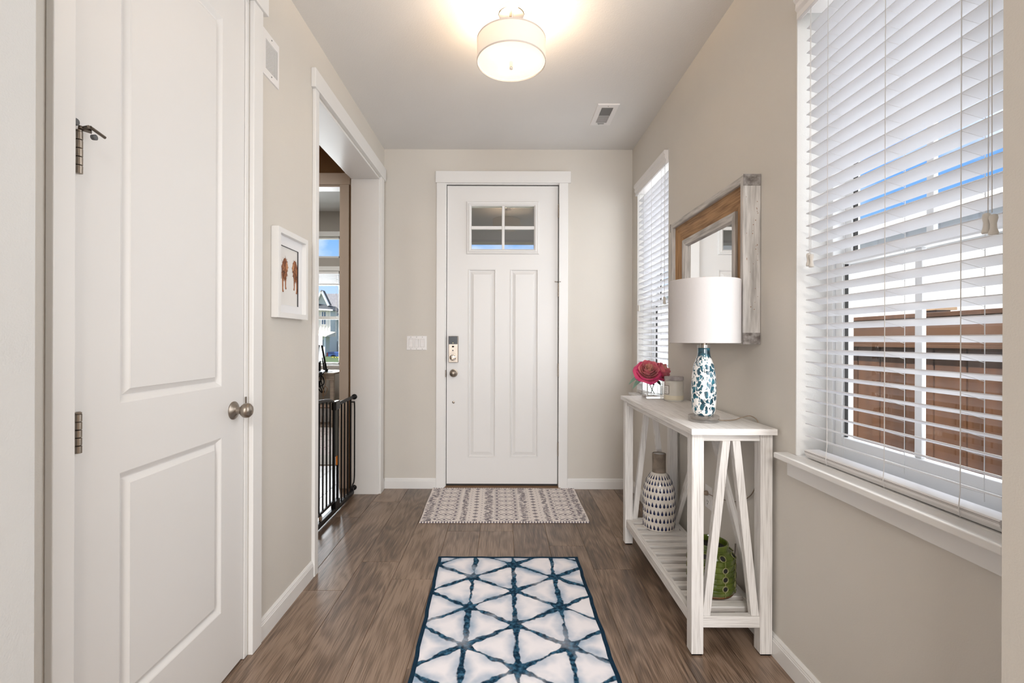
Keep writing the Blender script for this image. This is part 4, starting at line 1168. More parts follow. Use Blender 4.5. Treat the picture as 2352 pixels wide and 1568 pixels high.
# ================================================================== TABLE LAMP
tx, ty = .824, 1.905
tl = thing('table_lamp', 'table lamp with white drum shade and teal speckled glass bottle base', 'lamp', (tx, ty, TZ))
bs = MB().lathe([(.055, TZ), (.059, TZ + .003), (.059, TZ + .010), (.056, TZ + .012), (.059, TZ + .014), (.059, TZ + .024), (.057, TZ + .0255), (0, TZ + .0255)], (tx, ty, 0), 48)
obj('base', bs, M['crystal'], tl, smooth='auto')
def bottle_mat():
    m = mat('teal_speckled_glass', (.9, .9, .88), .08, vary=0, coat=.6)
    nt, b = nodes_of(m)
    tc = nt.nodes.new('ShaderNodeTexCoord')
    mp = nt.nodes.new('ShaderNodeMapping'); mp.inputs['Scale'].default_value = (1, 1, .62)
    nt.links.new(tc.outputs['Object'], mp.inputs[0])
    nz = nt.nodes.new('ShaderNodeTexNoise'); nz.inputs['Scale'].default_value = 44; nz.inputs['Detail'].default_value = 3
    nt.links.new(mp.outputs[0], nz.inputs['Vector'])
    mx = nt.nodes.new('ShaderNodeMixRGB'); mx.blend_type = 'ADD'; mx.inputs[0].default_value = .026
    nt.links.new(mp.outputs[0], mx.inputs[1]); nt.links.new(nz.outputs['Color'], mx.inputs[2])
    def blobs(scale, lo, hi, off):
        v = nt.nodes.new('ShaderNodeTexVoronoi'); v.inputs['Scale'].default_value = scale; v.feature = 'F1'
        ad = nt.nodes.new('ShaderNodeVectorMath'); ad.operation = 'ADD'; ad.inputs[1].default_value = off
        nt.links.new(mx.outputs[0], ad.inputs[0]); nt.links.new(ad.outputs[0], v.inputs['Vector'])
        r = nt.nodes.new('ShaderNodeMapRange'); r.interpolation_type = 'SMOOTHSTEP'
        r.inputs['From Min'].default_value = hi; r.inputs['From Max'].default_value = lo
        nt.links.new(v.outputs['Distance'], r.inputs['Value'])
        return r.outputs[0], v
    def cells(scale, lo, hi, keep, off):
        ad = nt.nodes.new('ShaderNodeVectorMath'); ad.operation = 'ADD'; ad.inputs[1].default_value = off
        nt.links.new(mx.outputs[0], ad.inputs[0])
        v = nt.nodes.new('ShaderNodeTexVoronoi'); v.inputs['Scale'].default_value = scale; v.feature = 'DISTANCE_TO_EDGE'
        c = nt.nodes.new('ShaderNodeTexVoronoi'); c.inputs['Scale'].default_value = scale
        nt.links.new(ad.outputs[0], v.inputs['Vector']); nt.links.new(ad.outputs[0], c.inputs['Vector'])
        r = nt.nodes.new('ShaderNodeMapRange'); r.interpolation_type = 'SMOOTHSTEP'
        r.inputs['From Min'].default_value = lo; r.inputs['From Max'].default_value = hi
        nt.links.new(v.outputs['Distance'], r.inputs['Value'])
        r2 = nt.nodes.new('ShaderNodeMapRange'); r2.interpolation_type = 'SMOOTHSTEP'
        r2.inputs['From Min'].default_value = .60; r2.inputs['From Max'].default_value = .48
        nt.links.new(c.outputs['Distance'], r2.inputs['Value'])
        pm = nt.nodes.new('ShaderNodeMath'); pm.operation = 'MULTIPLY'; nt.links.new(r.outputs[0], pm.inputs[0]); nt.links.new(r2.outputs[0], pm.inputs[1])
        sx = nt.nodes.new('ShaderNodeSeparateXYZ'); nt.links.new(c.outputs['Color'], sx.inputs[0])
        gt_ = nt.nodes.new('ShaderNodeMath'); gt_.operation = 'GREATER_THAN'; gt_.inputs[1].default_value = keep; nt.links.new(sx.outputs['X'], gt_.inputs[0])
        ml = nt.nodes.new('ShaderNodeMath'); ml.operation = 'MULTIPLY'; nt.links.new(gt_.outputs[0], ml.inputs[0]); nt.links.new(pm.outputs[0], ml.inputs[1])
        return ml.outputs[0]
    f1 = cells(54, .05, .10, .08, (0, 0, 0))
    f2 = cells(105, .09, .15, .50, (.3, .7, .1))
    ma = nt.nodes.new('ShaderNodeMath'); ma.operation = 'MAXIMUM'
    nt.links.new(f1, ma.inputs[0]); nt.links.new(f2, ma.inputs[1])
    n3 = nt.nodes.new('ShaderNodeTexNoise'); n3.inputs['Scale'].default_value = 40; n3.inputs['Detail'].default_value = 4
    nt.links.new(tc.outputs['Object'], n3.inputs['Vector'])
    tr = nt.nodes.new('ShaderNodeValToRGB'); e_ = tr.color_ramp.elements
    e_[0].position = .35; e_[0].color = (.004, .030, .050, 1); e_[1].position = .70; e_[1].color = (.045, .20, .27, 1)
    k_ = e_.new(.52); k_.color = (.014, .085, .125, 1)
    nt.links.new(n3.outputs['Fac'], tr.inputs[0])
    # neck is a flat teal glaze
    sz = nt.nodes.new('ShaderNodeSeparateXYZ'); nt.links.new(mx.outputs[0], sz.inputs[0])
    nk = nt.nodes.new('ShaderNodeMapRange'); nk.interpolation_type = 'SMOOTHSTEP'
    nk.inputs['From Min'].default_value = .275 * .62; nk.inputs['From Max'].default_value = .286 * .62
    nt.links.new(sz.outputs['Z'], nk.inputs['Value'])
    mk = nt.nodes.new('ShaderNodeMath'); mk.operation = 'MAXIMUM'
    nt.links.new(ma.outputs[0], mk.inputs[0]); nt.links.new(nk.outputs[0], mk.inputs[1])
    c_ = nt.nodes.new('ShaderNodeMixRGB'); c_.inputs[1].default_value = (.80, .79, .77, 1)
    nt.links.new(mk.outputs[0], c_.inputs[0]); nt.links.new(tr.outputs[0], c_.inputs[2])
    nt.links.new(c_.outputs[0], b.inputs['Base Color'])
    return m
z0 = TZ + .0255
bp_ = [(0, z0), (.030, z0), (.040, z0 + .008), (.0455, z0 + .030), (.0485, z0 + .075), (.0485, z0 + .115), (.0460, z0 + .160), (.0410, z0 + .195), (.0330, z0 + .222), (.0265, z0 + .240), (.0240, z0 + .255), (.0235, z0 + .275)]
def smooth_prof(p, n=5): return [(max(0, v.x), v.y) for v in [Vector((a.x, a.y)) for a in catmull([(r, h, 0) for r, h in p], n)]]
obj('bottle', MB().lathe(smooth_prof(bp_), (tx, ty, 0), 56), bottle_mat(), tl, smooth=True)
obj('neck_cap', MB().lathe([(.0255, z0 + .275), (.0255, z0 + .288), (.012, z0 + .288)], (tx, ty, 0), 36), M['crystal'], tl, smooth='auto')
obj('stem', MB().lathe([(.0115, z0 + .276), (.0115, z0 + .318), (.006, z0 + .318), (.006, 1.40), (.003, 1.40)], (tx, ty, 0), 24), M['nickel'], tl, smooth='auto')
M['linen'] = mat('white_linen_shade', (.64, .615, .61), .85, vary=.02, vscale=200, bump=.15, bscale=700, stretch=(1, 1, .4))
nt_, b_ = nodes_of(M['linen'])
tr_ = nt_.nodes.new('ShaderNodeBsdfTranslucent'); tr_.inputs[0].default_value = (.9, .86, .82, 1)
mx_ = nt_.nodes.new('ShaderNodeMixShader'); mx_.inputs[0].default_value = .3
nt_.links.new(b_.outputs[0], mx_.inputs[1]); nt_.links.new(tr_.outputs[0], mx_.inputs[2]); nt_.links.new(mx_.outputs[0], nt_.nodes['Material Output'].inputs[0])
SR = .137
obj('shade', MB().lathe([(SR, 1.192), (SR, 1.444), (SR - .002, 1.445), (SR - .003, 1.444), (SR - .003, 1.192), (SR - .002, 1.191)], (tx, ty, 0), 72, close=True), M['linen'], tl, smooth='auto')
sr = MB()
for k in range(3):
    a = 2 * PI * k / 3 + .4
    sr.tube([(tx, ty, 1.43), (tx + (SR - .004) * math.cos(a), ty + (SR - .004) * math.sin(a), 1.43)], .0015, 6)
obj('shade_spider', sr, M['nickel'], tl, smooth=True)
obj('bulb', MB().lathe([(.013, 1.24), (.014, 1.26), (.028, 1.295), (.030, 1.315), (.022, 1.337), (0, 1.345)], (tx, ty, 0), 24), mat('frosted_bulb', (.9, .88, .85), .4, vary=0), tl, smooth=True)
obj('finial', MB().lathe([(.004, 1.43), (.010, 1.450), (.011, 1.455), (.006, 1.462), (0, 1.463)], (tx, ty, 0), 20), mat('peach_knob', (.72, .45, .32), .4, vary=.05), tl, smooth=True)
M['cordclear'] = mat('clear_brown_cord', (.30, .23, .17), .35, vary=.2, vscale=60)
cpts = [(tx + .055, ty - .01, TZ + .008), (.90, 1.90, TZ + .004), (.955, 1.915, TZ + .004), (.995, 1.93, TZ + .012), (1.022, 1.915, TZ + .020), (1.0345, 1.885, TZ + .005), (1.0355, 1.872, .83), (1.035, 1.868, .78), (1.034, 1.872, .70), (1.033, 1.90, .60), (1.034, 1.955, .54), (1.034, 2.05, .49), (1.032, 2.20, .45), (1.026, 2.3415, .432)]
obj('cord', MB().tube(catmull(cpts, 8), .0022, 8), M['cordclear'], tl, smooth=True)
obj('plug', MB().lathe([(.012, -.003), (.013, -.010), (.010, -.022), (.004, -.026)], (WR - .006, 2.3415, .432), 16, 'x'), M['cordclear'], tl, smooth='auto')

# ================================================================== CANDLE JAR
jx, jy = .942, 2.560
cj = thing('candle_jar', 'cream frosted glass candle jar with grey stone lid beside the vase of roses', 'candle', (jx, jy, TZ))
M['frost'] = mat('frosted_cream_glass', (.66, .62, .55), .32, vary=.04, vscale=20, coat=.3)
def wax_mat():
    m = mat('frosted_jar_glass', (.60, .575, .52), .28, vary=.06, vscale=25, coat=.35)
    return m
obj('jar', MB().lathe(smooth_prof([(0, TZ), (.046, TZ), (.0505, TZ + .006), (.0515, TZ + .03), (.0515, TZ + .085), (.0505, TZ + .103), (.046, TZ + .112), (.044, TZ + .113)], 4), (jx, jy, 0), 44), wax_mat(), cj, smooth=True)
obj('wax_band', MB().lathe([(.0510, TZ + .007), (.0519, TZ + .012), (.0519, TZ + .030), (.0512, TZ + .033)], (jx, jy, 0), 44), mat('cream_wax', (.66, .60, .47), .4, vary=.03), cj, smooth=True)
M['stone'] = mat('grey_marbled_lid', (.46, .42, .42), .5, vcol=(.24, .21, .215), vscale=28)
obj('lid', MB().lathe([(.045, TZ + .112), (.050, TZ + .1125), (.051, TZ + .115), (.051, TZ + .130), (.0495, TZ + .1325), (0, TZ + .1330)], (jx, jy, 0), 44), M['stone'], cj, smooth='auto')
lab = MB(); lab2 = MB(); lab3 = MB(); R_ = .0520
def onjar(a, z, r): return (jx + r * math.cos(a), jy + r * math.sin(a), TZ + z)
def patch(mb, a0, a1, z0_, z1_, r, n=6):
    for k in range(n):
        b0, b1 = a0 + (a1 - a0) * k / n, a0 + (a1 - a0) * (k + 1) / n
        mb.add([onjar(b0, z0_, r), onjar(b1, z0_, r), onjar(b1, z1_, r), onjar(b0, z1_, r)], [(0, 1, 2, 3)])
a0, a1 = math.radians(183), math.radians(222)
patch(lab, a0, a1, .038, .086, R_ + .0002)
patch(lab3, a0 + .05, a1 - .05, .0405, .0835, R_ + .0006)
for z_ in (.047, .053, .062, .070, .076):
    patch(lab2, a0 + .16, a1 - .16 - (.12 if z_ in (.053, .076) else 0), z_, z_ + .0016, R_ + .0009)
lo_ = obj('label_border', lab, mat('brown_ink', (.12, .085, .06), .6, vary=.1), cj)
obj('label_paper', lab3, M['paper'], lo_); obj('label_print', lab2, mat('label_grey_ink', (.22, .18, .16), .6, vary=.1), lo_)

# ================================================================== GLASS VASE AND ROSES
vx0, vx1, vy0, vy1 = .819, .916, 2.640, 2.737
gv = thing('glass_vase', 'small clear square glass vase on the console table holding the two roses', 'vase', ((vx0 + vx1) / 2, (vy0 + vy1) / 2, TZ))
vm = MB()
w = .006
ou = [(vx0, vy0), (vx1, vy0), (vx1, vy1), (vx0, vy1)]; inn = [(vx0 + w, vy0 + w), (vx1 - w, vy0 + w), (vx1 - w, vy1 - w), (vx0 + w, vy1 - w)]
zb_, zt_, zi_ = TZ + .0005, TZ + .101, TZ + .020
v_ = [(x, y, zb_) for x, y in ou] + [(x, y, zt_) for x, y in ou] + [(x, y, zt_) for x, y in inn] + [(x, y, zi_) for x, y in inn]
f_ = [(0, 3, 2, 1)] + [(i, (i + 1) % 4, 4 + (i + 1) % 4, 4 + i) for i in range(4)] + [(4 + i, 4 + (i + 1) % 4, 8 + (i + 1) % 4, 8 + i) for i in range(4)] + [(8 + i, 8 + (i + 1) % 4, 12 + (i + 1) % 4, 12 + i) for i in range(4)] + [(12, 13, 14, 15)]
obj('vase_body', MB().add(v_, f_), M['clear'], gv, bevel=.0015)
def petal_mat(name, base, edge):
    m = mat(name, base, .55, vary=0, sheen=.2)
    nt, b = nodes_of(m)
    a = nt.nodes.new('ShaderNodeAttribute'); a.attribute_name = 'tint'
    r = nt.nodes.new('ShaderNodeValToRGB'); r.color_ramp.elements[0].color = (*base, 1); r.color_ramp.elements[1].color = (*edge, 1)
    r.color_ramp.elements[0].position = .25; r.color_ramp.elements[1].position = .92
    nt.links.new(a.outputs['Fac'], r.inputs[0]); nt.links.new(r.outputs[0], b.inputs['Base Color'])
    return m
PM = [petal_mat('rose_heart', (.80, .40, .20), (.85, .42, .38)), petal_mat('rose_pink', (.80, .32, .27), (.78, .16, .25)), petal_mat('rose_magenta', (.72, .12, .17), (.58, .018, .15))]
M['stemgreen'] = mat('rose_stem_green', (.035, .075, .025), .5, vary=.3, vscale=40)
M['leafdark'] = mat('rose_leaf_dark', (.018, .045, .022), .4, vary=.3, vscale=40)
M['leafpale'] = mat('pale_leaf_green', (.16, .26, .20), .5, vary=.25, vscale=40)
def rose(label, c, axis, size, seed, stem):
    rd = random.Random(seed)
    root = thing('rose', label, 'flower', c, 'pink roses in the glass vase')
    ax = Vector(axis).normalized()
    q = Vector((0, 0, 1)).rotation_difference(ax).to_matrix()
    C_ = Vector(c)
    layers = [(4, .17, .66, 1.6, .03, 0), (5, .31, .76, 1.4, .05, 0), (5, .46, .80, 1.35, .07, 1), (6, .60, .74, 1.3, .12, 1), (6, .74, .62, 1.25, .20, 1), (6, .86, .46, 1.2, .30, 2), (6, .96, .22, 1.25, .42, 2)]
    for li, (n, R, Ht, wdt, curl, mi_) in enumerate(layers):
        for k in range(n):
            a0 = 2 * PI * (k + rd.uniform(-.15, .15)) / n + li * .7
            mb = MB(); tint = []; NU, NV = 8, 8
            hh = Ht * rd.uniform(.92, 1.06); cc = curl * rd.uniform(.7, 1.3); tip = rd.uniform(-.04, .09)
            ph = rd.uniform(0, 6)
            for j in range(NV + 1):
                t = j / NV
                for i in range(NU + 1):
                    s = -1 + 2 * i / NU
                    half = wdt * PI / n * (math.sin(PI * (.12 + .62 * t)) ** .8) * 1.05
                    ang = a0 + s * half
                    edge = max(0, t - .6) / .4
                    r = R * (math.sin(min(1, t * 1.25) * PI / 2) ** .8) + cc * edge ** 1.8 * .55
                    z = -.55 + (hh + .55) * t - cc * edge ** 2 * .75 + tip * edge * (1 - abs(s)) * 1.6 - .10 * abs(s) ** 3 * edge + .025 * math.sin(s * 5 + ph) * edge
                    r += .035 * math.sin(s * 4 + ph) * edge - .03 * (1 - abs(s)) * (1 - edge) * (li > 1)
                    p = Vector((r * math.cos(ang), r * math.sin(ang), z)) * size
                    mb.v.append(tuple(C_ + q @ p)); tint.append(min(1, max(0, t * .75 + .35 * abs(s) ** 2 * t)))
            for j in range(NV):
                for i in range(NU):
                    a = j * (NU + 1) + i; mb.f.append((a, a + 1, a + NU + 2, a + NU + 1))
            obj('petal', mb, PM[mi_], root, smooth=True, attr=tint)
    obj('receptacle', MB().ell(tuple(C_ + q @ Vector((0, 0, -.50 * size))), size * .22, size * .22, size * .22), M['stemgreen'], root, smooth=True)
    obj('stem', MB().tube(catmull(stem, 8), .0022, 8), M['stemgreen'], root, smooth=True)
    return root
def leaf(root, a, b, wd, m, droop=.3):
    a, b = Vector(a), Vector(b); t = b - a; L = t.length; side = t.cross(Vector((0, -.6, 1))).normalized(); up = side.cross(t).normalized()
    mb = MB(); n = 8
    for i in range(n + 1):
        s = i / n; c = a + t * s + Vector((0, 0, L * droop * .5 * math.sin(PI * s))); w_ = wd * math.sin(PI * min(1, s * .96 + .04)) ** .9
        mb.v += [tuple(c - side * w_), tuple(c - up * w_ * .25), tuple(c + side * w_)]
    for i in range(n):
        mb.f += [(i * 3, i * 3 + 1, i * 3 + 4, i * 3 + 3), (i * 3 + 1, i * 3 + 2, i * 3 + 5, i * 3 + 4)]
    obj('leaf', mb, m, root, smooth=True)
r1 = rose('pink and peach rose in full bloom facing forward in the glass vase, the larger one', (.835, 2.672, 1.022), (-.10, -.78, .62), .066, 21,
          [(.838, 2.69, .99), (.850, 2.70, .955), (.862, 2.692, .92), (.874, 2.680, .893)])
r2 = rose('smaller side-turned magenta rose behind the candle jar lid in the glass vase', (.912, 2.700, 1.018), (.60, -.42, .68), .060, 22,
          [(.892, 2.700, .985), (.878, 2.700, .95), (.868, 2.700, .92), (.860, 2.700, .894)])
leaf(r1, (.800, 2.670, .978), (.719, 2.660, .945), .012, M['leafpale'], .5)
leaf(r1, (.800, 2.655, .972), (.738, 2.645, .922), .013, M['leafpale'], .45)
leaf(r1, (.83, 2.65, .975), (.862, 2.640, .945), .016, M['leafdark'], .2)
leaf(r1, (.875, 2.648, .975), (.895, 2.634, .945), .011, M['leafdark'], .2)
leaf(r1, (.815, 2.655, .972), (.838, 2.632, .958), .008, M['leafpale'], .1)
leaf(r2, (.885, 2.67, .985), (.930, 2.665, .962), .014, M['leafdark'], .3)
leaf(r2, (.87, 2.66, .98), (.905, 2.65, .975), .012, M['leafdark'], .2)

# ================================================================== BLUE TEARDROP VASE
bx, by, bz = .886, 2.632, RZ1
bv = thing('bottle_vase', 'cream bottle vase with rows of navy teardrops on the table shelf', 'vase', (bx, by, bz))
M['creamglaze'] = mat('cream_glaze', (.70, .65, .59), .22, vary=.03, coat=.4)
prof = [(0, .0), (.078, .0), (.0845, .006), (.0865, .02), (.0870, .10), (.0865, .17), (.0845, .205), (.0775, .240), (.0640, .272), (.0480, .298), (.0385, .309)]
pp = smooth_prof(prof, 5)
obj('body', MB().lathe([(r, bz + h) for r, h in pp], (bx, by, 0), 56), M['creamglaze'], bv, smooth=True)
M['neck'] = mat('raw_clay_neck', (.26, .21, .165), .75, vcol=(.16, .125, .095), vscale=22, bump=.3, bscale=120)
obj('neck', MB().lathe([(.0385, bz + .306), (.0375, bz + .312), (.0365, bz + .36), (.0375, bz + .410), (.0370, bz + .4145), (.033, bz + .4150), (.031, bz + .412), (.031, bz + .36)], (bx, by, 0), 40), M['neck'], bv, smooth='auto')
obj('inner_glaze', MB().lathe([(.0312, bz + .4125), (.0300, bz + .404), (0, bz + .39)], (bx, by, 0), 32), mat('pale_inner_glaze', (.62, .60, .58), .3, vary=.05), bv, smooth=True)
def prof_r(h):
    for (r0, h0), (r1_, h1) in zip(pp, pp[1:]):
        if h0 <= h <= h1 and h1 > h0: return r0 + (r1_ - r0) * (h - h0) / (h1 - h0)
    return pp[-1][0]
def cobalt():
    m = mat('cobalt_glaze', (.006, .012, .055), .12, vcol=(.015, .05, .24), vscale=120, coat=.6)
    r = [n for n in m.node_tree.nodes if n.type == 'VALTORGB'][0]
    r.color_ramp.elements[0].position = .25; r.color_ramp.elements[1].position = .45
    return m
dp = MB()
for row, hc in enumerate([.020, .062, .104, .146, .188, .227, .261, .290]):
    L = .0142 if row < 6 else .0125
    n = 26 if row < 7 else 22
    for k in range(n):
        a0 = 2 * PI * (k + .5 * (row % 2)) / n
        c_ = MB(); ring = []
        pts = [(0, 1.0), (.28, .45), (.55, -.05), (.72, -.45), (.62, -.82), (.30, -1.0), (-.30, -1.0), (-.62, -.82), (-.72, -.45), (-.55, -.05), (-.28, .45)]
        vs = []
        for sc, lift in ((1.0, .0002), (.70, .0014)):
            for u, v in pts:
                h = min(max(hc + v * sc * L, .002), .308); r = prof_r(h) + lift
                wd = .0088 * (prof_r(hc) / .087) * sc
                a = a0 + u * wd / max(prof_r(hc), .02)
                vs.append((bx + r * math.cos(a), by + r * math.sin(a), bz + h))
        m_ = len(pts)
        dp.add(vs, [(i, (i + 1) % m_, m_ + (i + 1) % m_, m_ + i) for i in range(m_)] + [tuple(range(m_, 2 * m_))])
obj('teardrop_pattern', dp, cobalt(), bv, smooth='auto', kind='stuff')

# ================================================================== GREEN LANTERN POT
gx, gy, gz = .886, 1.973, RZ1
gp = thing('ceramic_lantern', 'green glazed ceramic pot with round cut-out holes on the table shelf', 'pot', (gx, gy, gz))
M['greenglaze'] = mat('olive_green_glaze', (.105, .135, .022), .14, vcol=(.045, .065, .008), vscale=16, coat=.7)
M['brownedge'] = mat('brown_bare_edge', (.16, .075, .025), .5, vcol=(.07, .03, .01), vscale=40)
M['palegreen'] = mat('worn_pale_glaze', (.25, .235, .12), .25, vcol=(.12, .14, .03), vscale=50)
prof = []
H_ = .160
bp2 = [(.070, .0), (.086, .004), (.0915, .012)]
for k in range(6):
    h0 = .016 + k * .0235
    bp2 += [(.0930, h0), (.0945, h0 + .010), (.0935, h0 + .0205), (.0905, h0 + .0222)]
bp2 += [(.0915, .158), (.086, .166), (.076, .173), (.067, .177), (.066, .181), (.069, .184), (.0695, .200), (.067, .2035), (.062, .203), (.060, .196), (.060, .176)]
obj('body', MB().lathe([(r, gz + h) for r, h in bp2], (gx, gy, 0), 56), M['greenglaze'], gp, smooth='auto')
obj('interior', MB().lathe([(.0605, gz + .180), (.058, gz + .150), (0, gz + .148)], (gx, gy, 0), 32), mat('dark_pot_inside', (.010, .008, .006), .9, vary=.1), gp, smooth=True)
obj('foot_edge', MB().lathe([(.0705, gz + .0003), (.0872, gz + .0010), (.0925, gz + .0115), (.0905, gz + .0120)], (gx, gy, 0), 48), M['brownedge'], gp, smooth=True)
def onpot(a, h, r): return Vector((gx + r * math.cos(a), gy + r * math.sin(a), gz + h))
for col in range(8):
    a = math.radians(-79 + 45 * col)
    n_ = Vector((math.cos(a), math.sin(a), 0)); t_ = Vector((-math.sin(a), math.cos(a), 0)); z_ = Vector((0, 0, 1))
    for ha, hb in ((.010, .0325), (.0575, .0705), (.0955, .1065), (.1315, .156)):
        obj('rib', MB().tube([onpot(a, ha, .0945), onpot(a, (ha + hb) / 2, .0948), onpot(a, hb, .0945 if hb < .15 else .092)], .0020, 6), M['palegreen'], gp, smooth=True)
    for h, rr, off in ((.045, .0118, 0), (.083, .0122, 0), (.119, .0118, 0)):
        c = onpot(a, h, .0945)
        ring = [c + (t_ * math.cos(2 * PI * k / 20) + z_ * math.sin(2 * PI * k / 20)) * rr for k in range(20)]
        hr = obj('hole_rim', MB().tube(ring, .0024, 8, closed=True), M['palegreen'], gp, smooth=True)
        disc = [c + n_ * .0008 + (t_ * math.cos(2 * PI * k / 20) + z_ * math.sin(2 * PI * k / 20)) * (rr - .0030) for k in range(20)]
        di = [p - n_ * .007 for p in disc]
        obj('hole', MB().add(disc + di, [tuple(range(20))] + [(k, (k + 1) % 20, 20 + (k + 1) % 20, 20 + k) for k in range(20)]), M['dark_gap'], hr)  # dark plug paints the shade inside the cut-out
    c = onpot(a + math.radians(40), .166, .088); nn_ = Vector((math.cos(a + .70), math.sin(a + .70), 1.0)).normalized(); t2 = Vector((-math.sin(a + .70), math.cos(a + .70), 0)); u2 = nn_.cross(t2)
    ring = [c + (t2 * math.cos(2 * PI * k / 20) + u2 * math.sin(2 * PI * k / 20)) * .0125 for k in range(20)]
    hr = obj('hole_rim', MB().tube(ring, .0022, 8, closed=True), M['palegreen'], gp, smooth=True)
    disc = [c + nn_ * .001 + (t2 * math.cos(2 * PI * k / 20) + u2 * math.sin(2 * PI * k / 20)) * .0095 for k in range(20)]
    obj('hole', MB().add(disc + [p - nn_ * .005 for p in disc], [tuple(range(20))] + [(k, (k + 1) % 20, 20 + (k + 1) % 20, 20 + k) for k in range(20)]), M['dark_gap'], hr)  # shoulder cut-out, its inner shade painted by a dark plug too
# grey flex hanging behind the pot
gc = obj('electric_flex', MB().tube(catmull([(1.034, 2.06, .30), (1.026, 2.05, .262), (1.012, 2.04, .238), (.998, 2.05, .245), (.990, 2.065, .252), (.992, 2.075, .235), (.998, 2.07, .205), (1.000, 2.065, .175), (1.000, 2.060, .150)], 8), .0032, 8)
         .tube(catmull([(1.012, 2.04, .238), (1.000, 2.06, .225), (.992, 2.075, .20), (.990, 2.08, .17), (.992, 2.08, .150)], 8), .0028, 8), mat('grey_flex', (.34, .30, .27), .5, vary=.1), None, smooth=True)
tag(gc, 'twisted grey electric flex hanging behind the green pot on the shelf', 'cable')

# ================================================================== DEN: WINDOW, DESK, MONITORS
M['denframe'] = mat('den_window_white', (.78, .78, .77), .4, vary=.01)
def den_window(idx, rect, rail, blind_=None):
    x0, x1, z0, z1 = rect
    w = struct('window_%d' % idx, ((x0 + x1) / 2, DEN, z0))
    f = .035
    fr = MB().box(x0, x0 + f, DEN + .05, DEN + .11, z0, z1).box(x1 - f, x1, DEN + .05, DEN + .11, z0, z1).box(x0, x1, DEN + .05, DEN + .11, z1 - f, z1).box(x0, x1, DEN + .05, DEN + .11, z0, z0 + f)
    obj('frame', fr, M['denframe'], w, bevel=.003)
    obj('head_trim', B(x0 - .02, x1 + .02, DEN - .015, DEN, z1, z1 + .07), M['denframe'], w)
    if rail:
        obj('meeting_rail', B(x0 + f, x1 - f, DEN + .06, DEN + .10, rail - .025, rail + .025), M['denframe'], w)
    obj('glass_pane', MB().add([(x0, DEN + .08, z0), (x1, DEN + .08, z0), (x1, DEN + .08, z1), (x0, DEN + .08, z1)], [(0, 1, 2, 3)]), M['pane'], w)
    if rail:
        obj('sill', B(x0 - .05, x1 + .045, DEN - .05, DEN + .05, z0 - .022, z0), M['denframe'], w)
        obj('apron', B(x0 - .02, x1 + .02, DEN - .018, DEN, z0 - .10, z0 - .022), M['denframe'], w)
den_window(3, TW, None)
den_window(4, LWN, 1.545)
db = thing('raised_blind', 'raised white blind stacked at the top of the den window', 'blind', (-3.3, DEN, 2.15))
obj('head_rail', B(-3.99, -2.59, DEN - .01, DEN + .045, 2.235, 2.275), M['denframe'], db)
s0 = obj('slat', B(-3.985, -2.595, DEN - .004, DEN + .042, 2.078, 2.083), mat('grey_white_slat', (.55, .55, .56), .5, vary=.02), db)
for k in range(1, 15):
    c_ = s0.copy(); COL.objects.link(c_); c_.parent = db; c_.location = (0, 0, .0105 * k)
obj('bottom_rail', B(-3.985, -2.595, DEN - .004, DEN + .042, 2.060, 2.075), M['denframe'], db)
obj('pull_cord', MB().tube([(-2.63, DEN - .008, 2.23), (-2.632, DEN - .008, 1.25)], .0022, 6), M['cord_white'], db)

dk = thing('desk', 'pale wooden desk under the den window behind the gate', 'desk', (-2.95, 6.55, 0))
M['deskwood'] = mat('grey_beige_desk_wood', (.46, .38, .31), .45, vcol=(.34, .28, .23), vscale=1, stretch=(4, 40, 60))
obj('desk_top', B(-3.7, -2.354, 6.45, 7.10, .715, .740), M['deskwood'], dk, bevel=.003)
obj('front_panel', B(-3.68, -2.36, 6.47, 6.49, .635, .715), M['deskwood'], dk)
for x in (-3.66, -2.42): 
    for y in (6.48, 7.03): obj('leg', B(x, x + .05, y, y + .05, 0, .715), M['deskwood'], dk)
def monitor(label, cx, cy, z0, z1, wd, yaw, lean):
    root = thing('monitor', label, 'monitor', (cx, cy, .74))
    d = Vector((math.cos(yaw), math.sin(yaw), 0)); n = Vector((-math.sin(yaw), math.cos(yaw), 0)); up = (Vector((0, 0, 1)) + n * lean).normalized()
    c = Vector((cx, cy, z0)); h = z1 - z0
    def P(u, v, w_): return c + d * u * wd / 2 + up * v * h + n * w_
    obj('housing', MB().hexa([P(-1, 0, -.012), P(1, 0, -.012), P(1, 0, .016), P(-1, 0, .016), P(-1, 1, -.012), P(1, 1, -.012), P(1, 1, .010), P(-1, 1, .010)]), M['blackgloss'], root, bevel=.004)
    obj('screen', MB().add([P(-.96, .04, -.0125), P(.96, .04, -.0125), P(.96, .96, -.0125), P(-.96, .96, -.0125)], [(0, 1, 2, 3)]), M['black'], root)
    obj('stand_post', MB().hexa([P(-.06, -.0, .016) , P(.06, 0, .016), P(.06, 0, .04), P(-.06, 0, .04), P(-.06, .5, .016), P(.06, .5, .016), P(.06, .5, .03), P(-.06, .5, .03)]).box(cx - .02, cx + .02, cy - .005, cy + .02, .745, z0 + .02), M['black'], root)
    obj('stand_base', MB().lathe([(.09, .7405), (.09, .748), (0, .752)], (cx, cy, 0), 24), M['black'], root, smooth='auto')
    return root
monitor('black leaning monitor seen nearly edge on upon the desk', -2.525, 6.62, .765, 1.13, .44, math.radians(112 - 0), .18)
monitor('grey monitor seen from its back edge beside the door casing', -2.68, 6.75, .87, 1.28, .50, math.radians(104), .0)
cb = MB(); rd = random.Random(5)
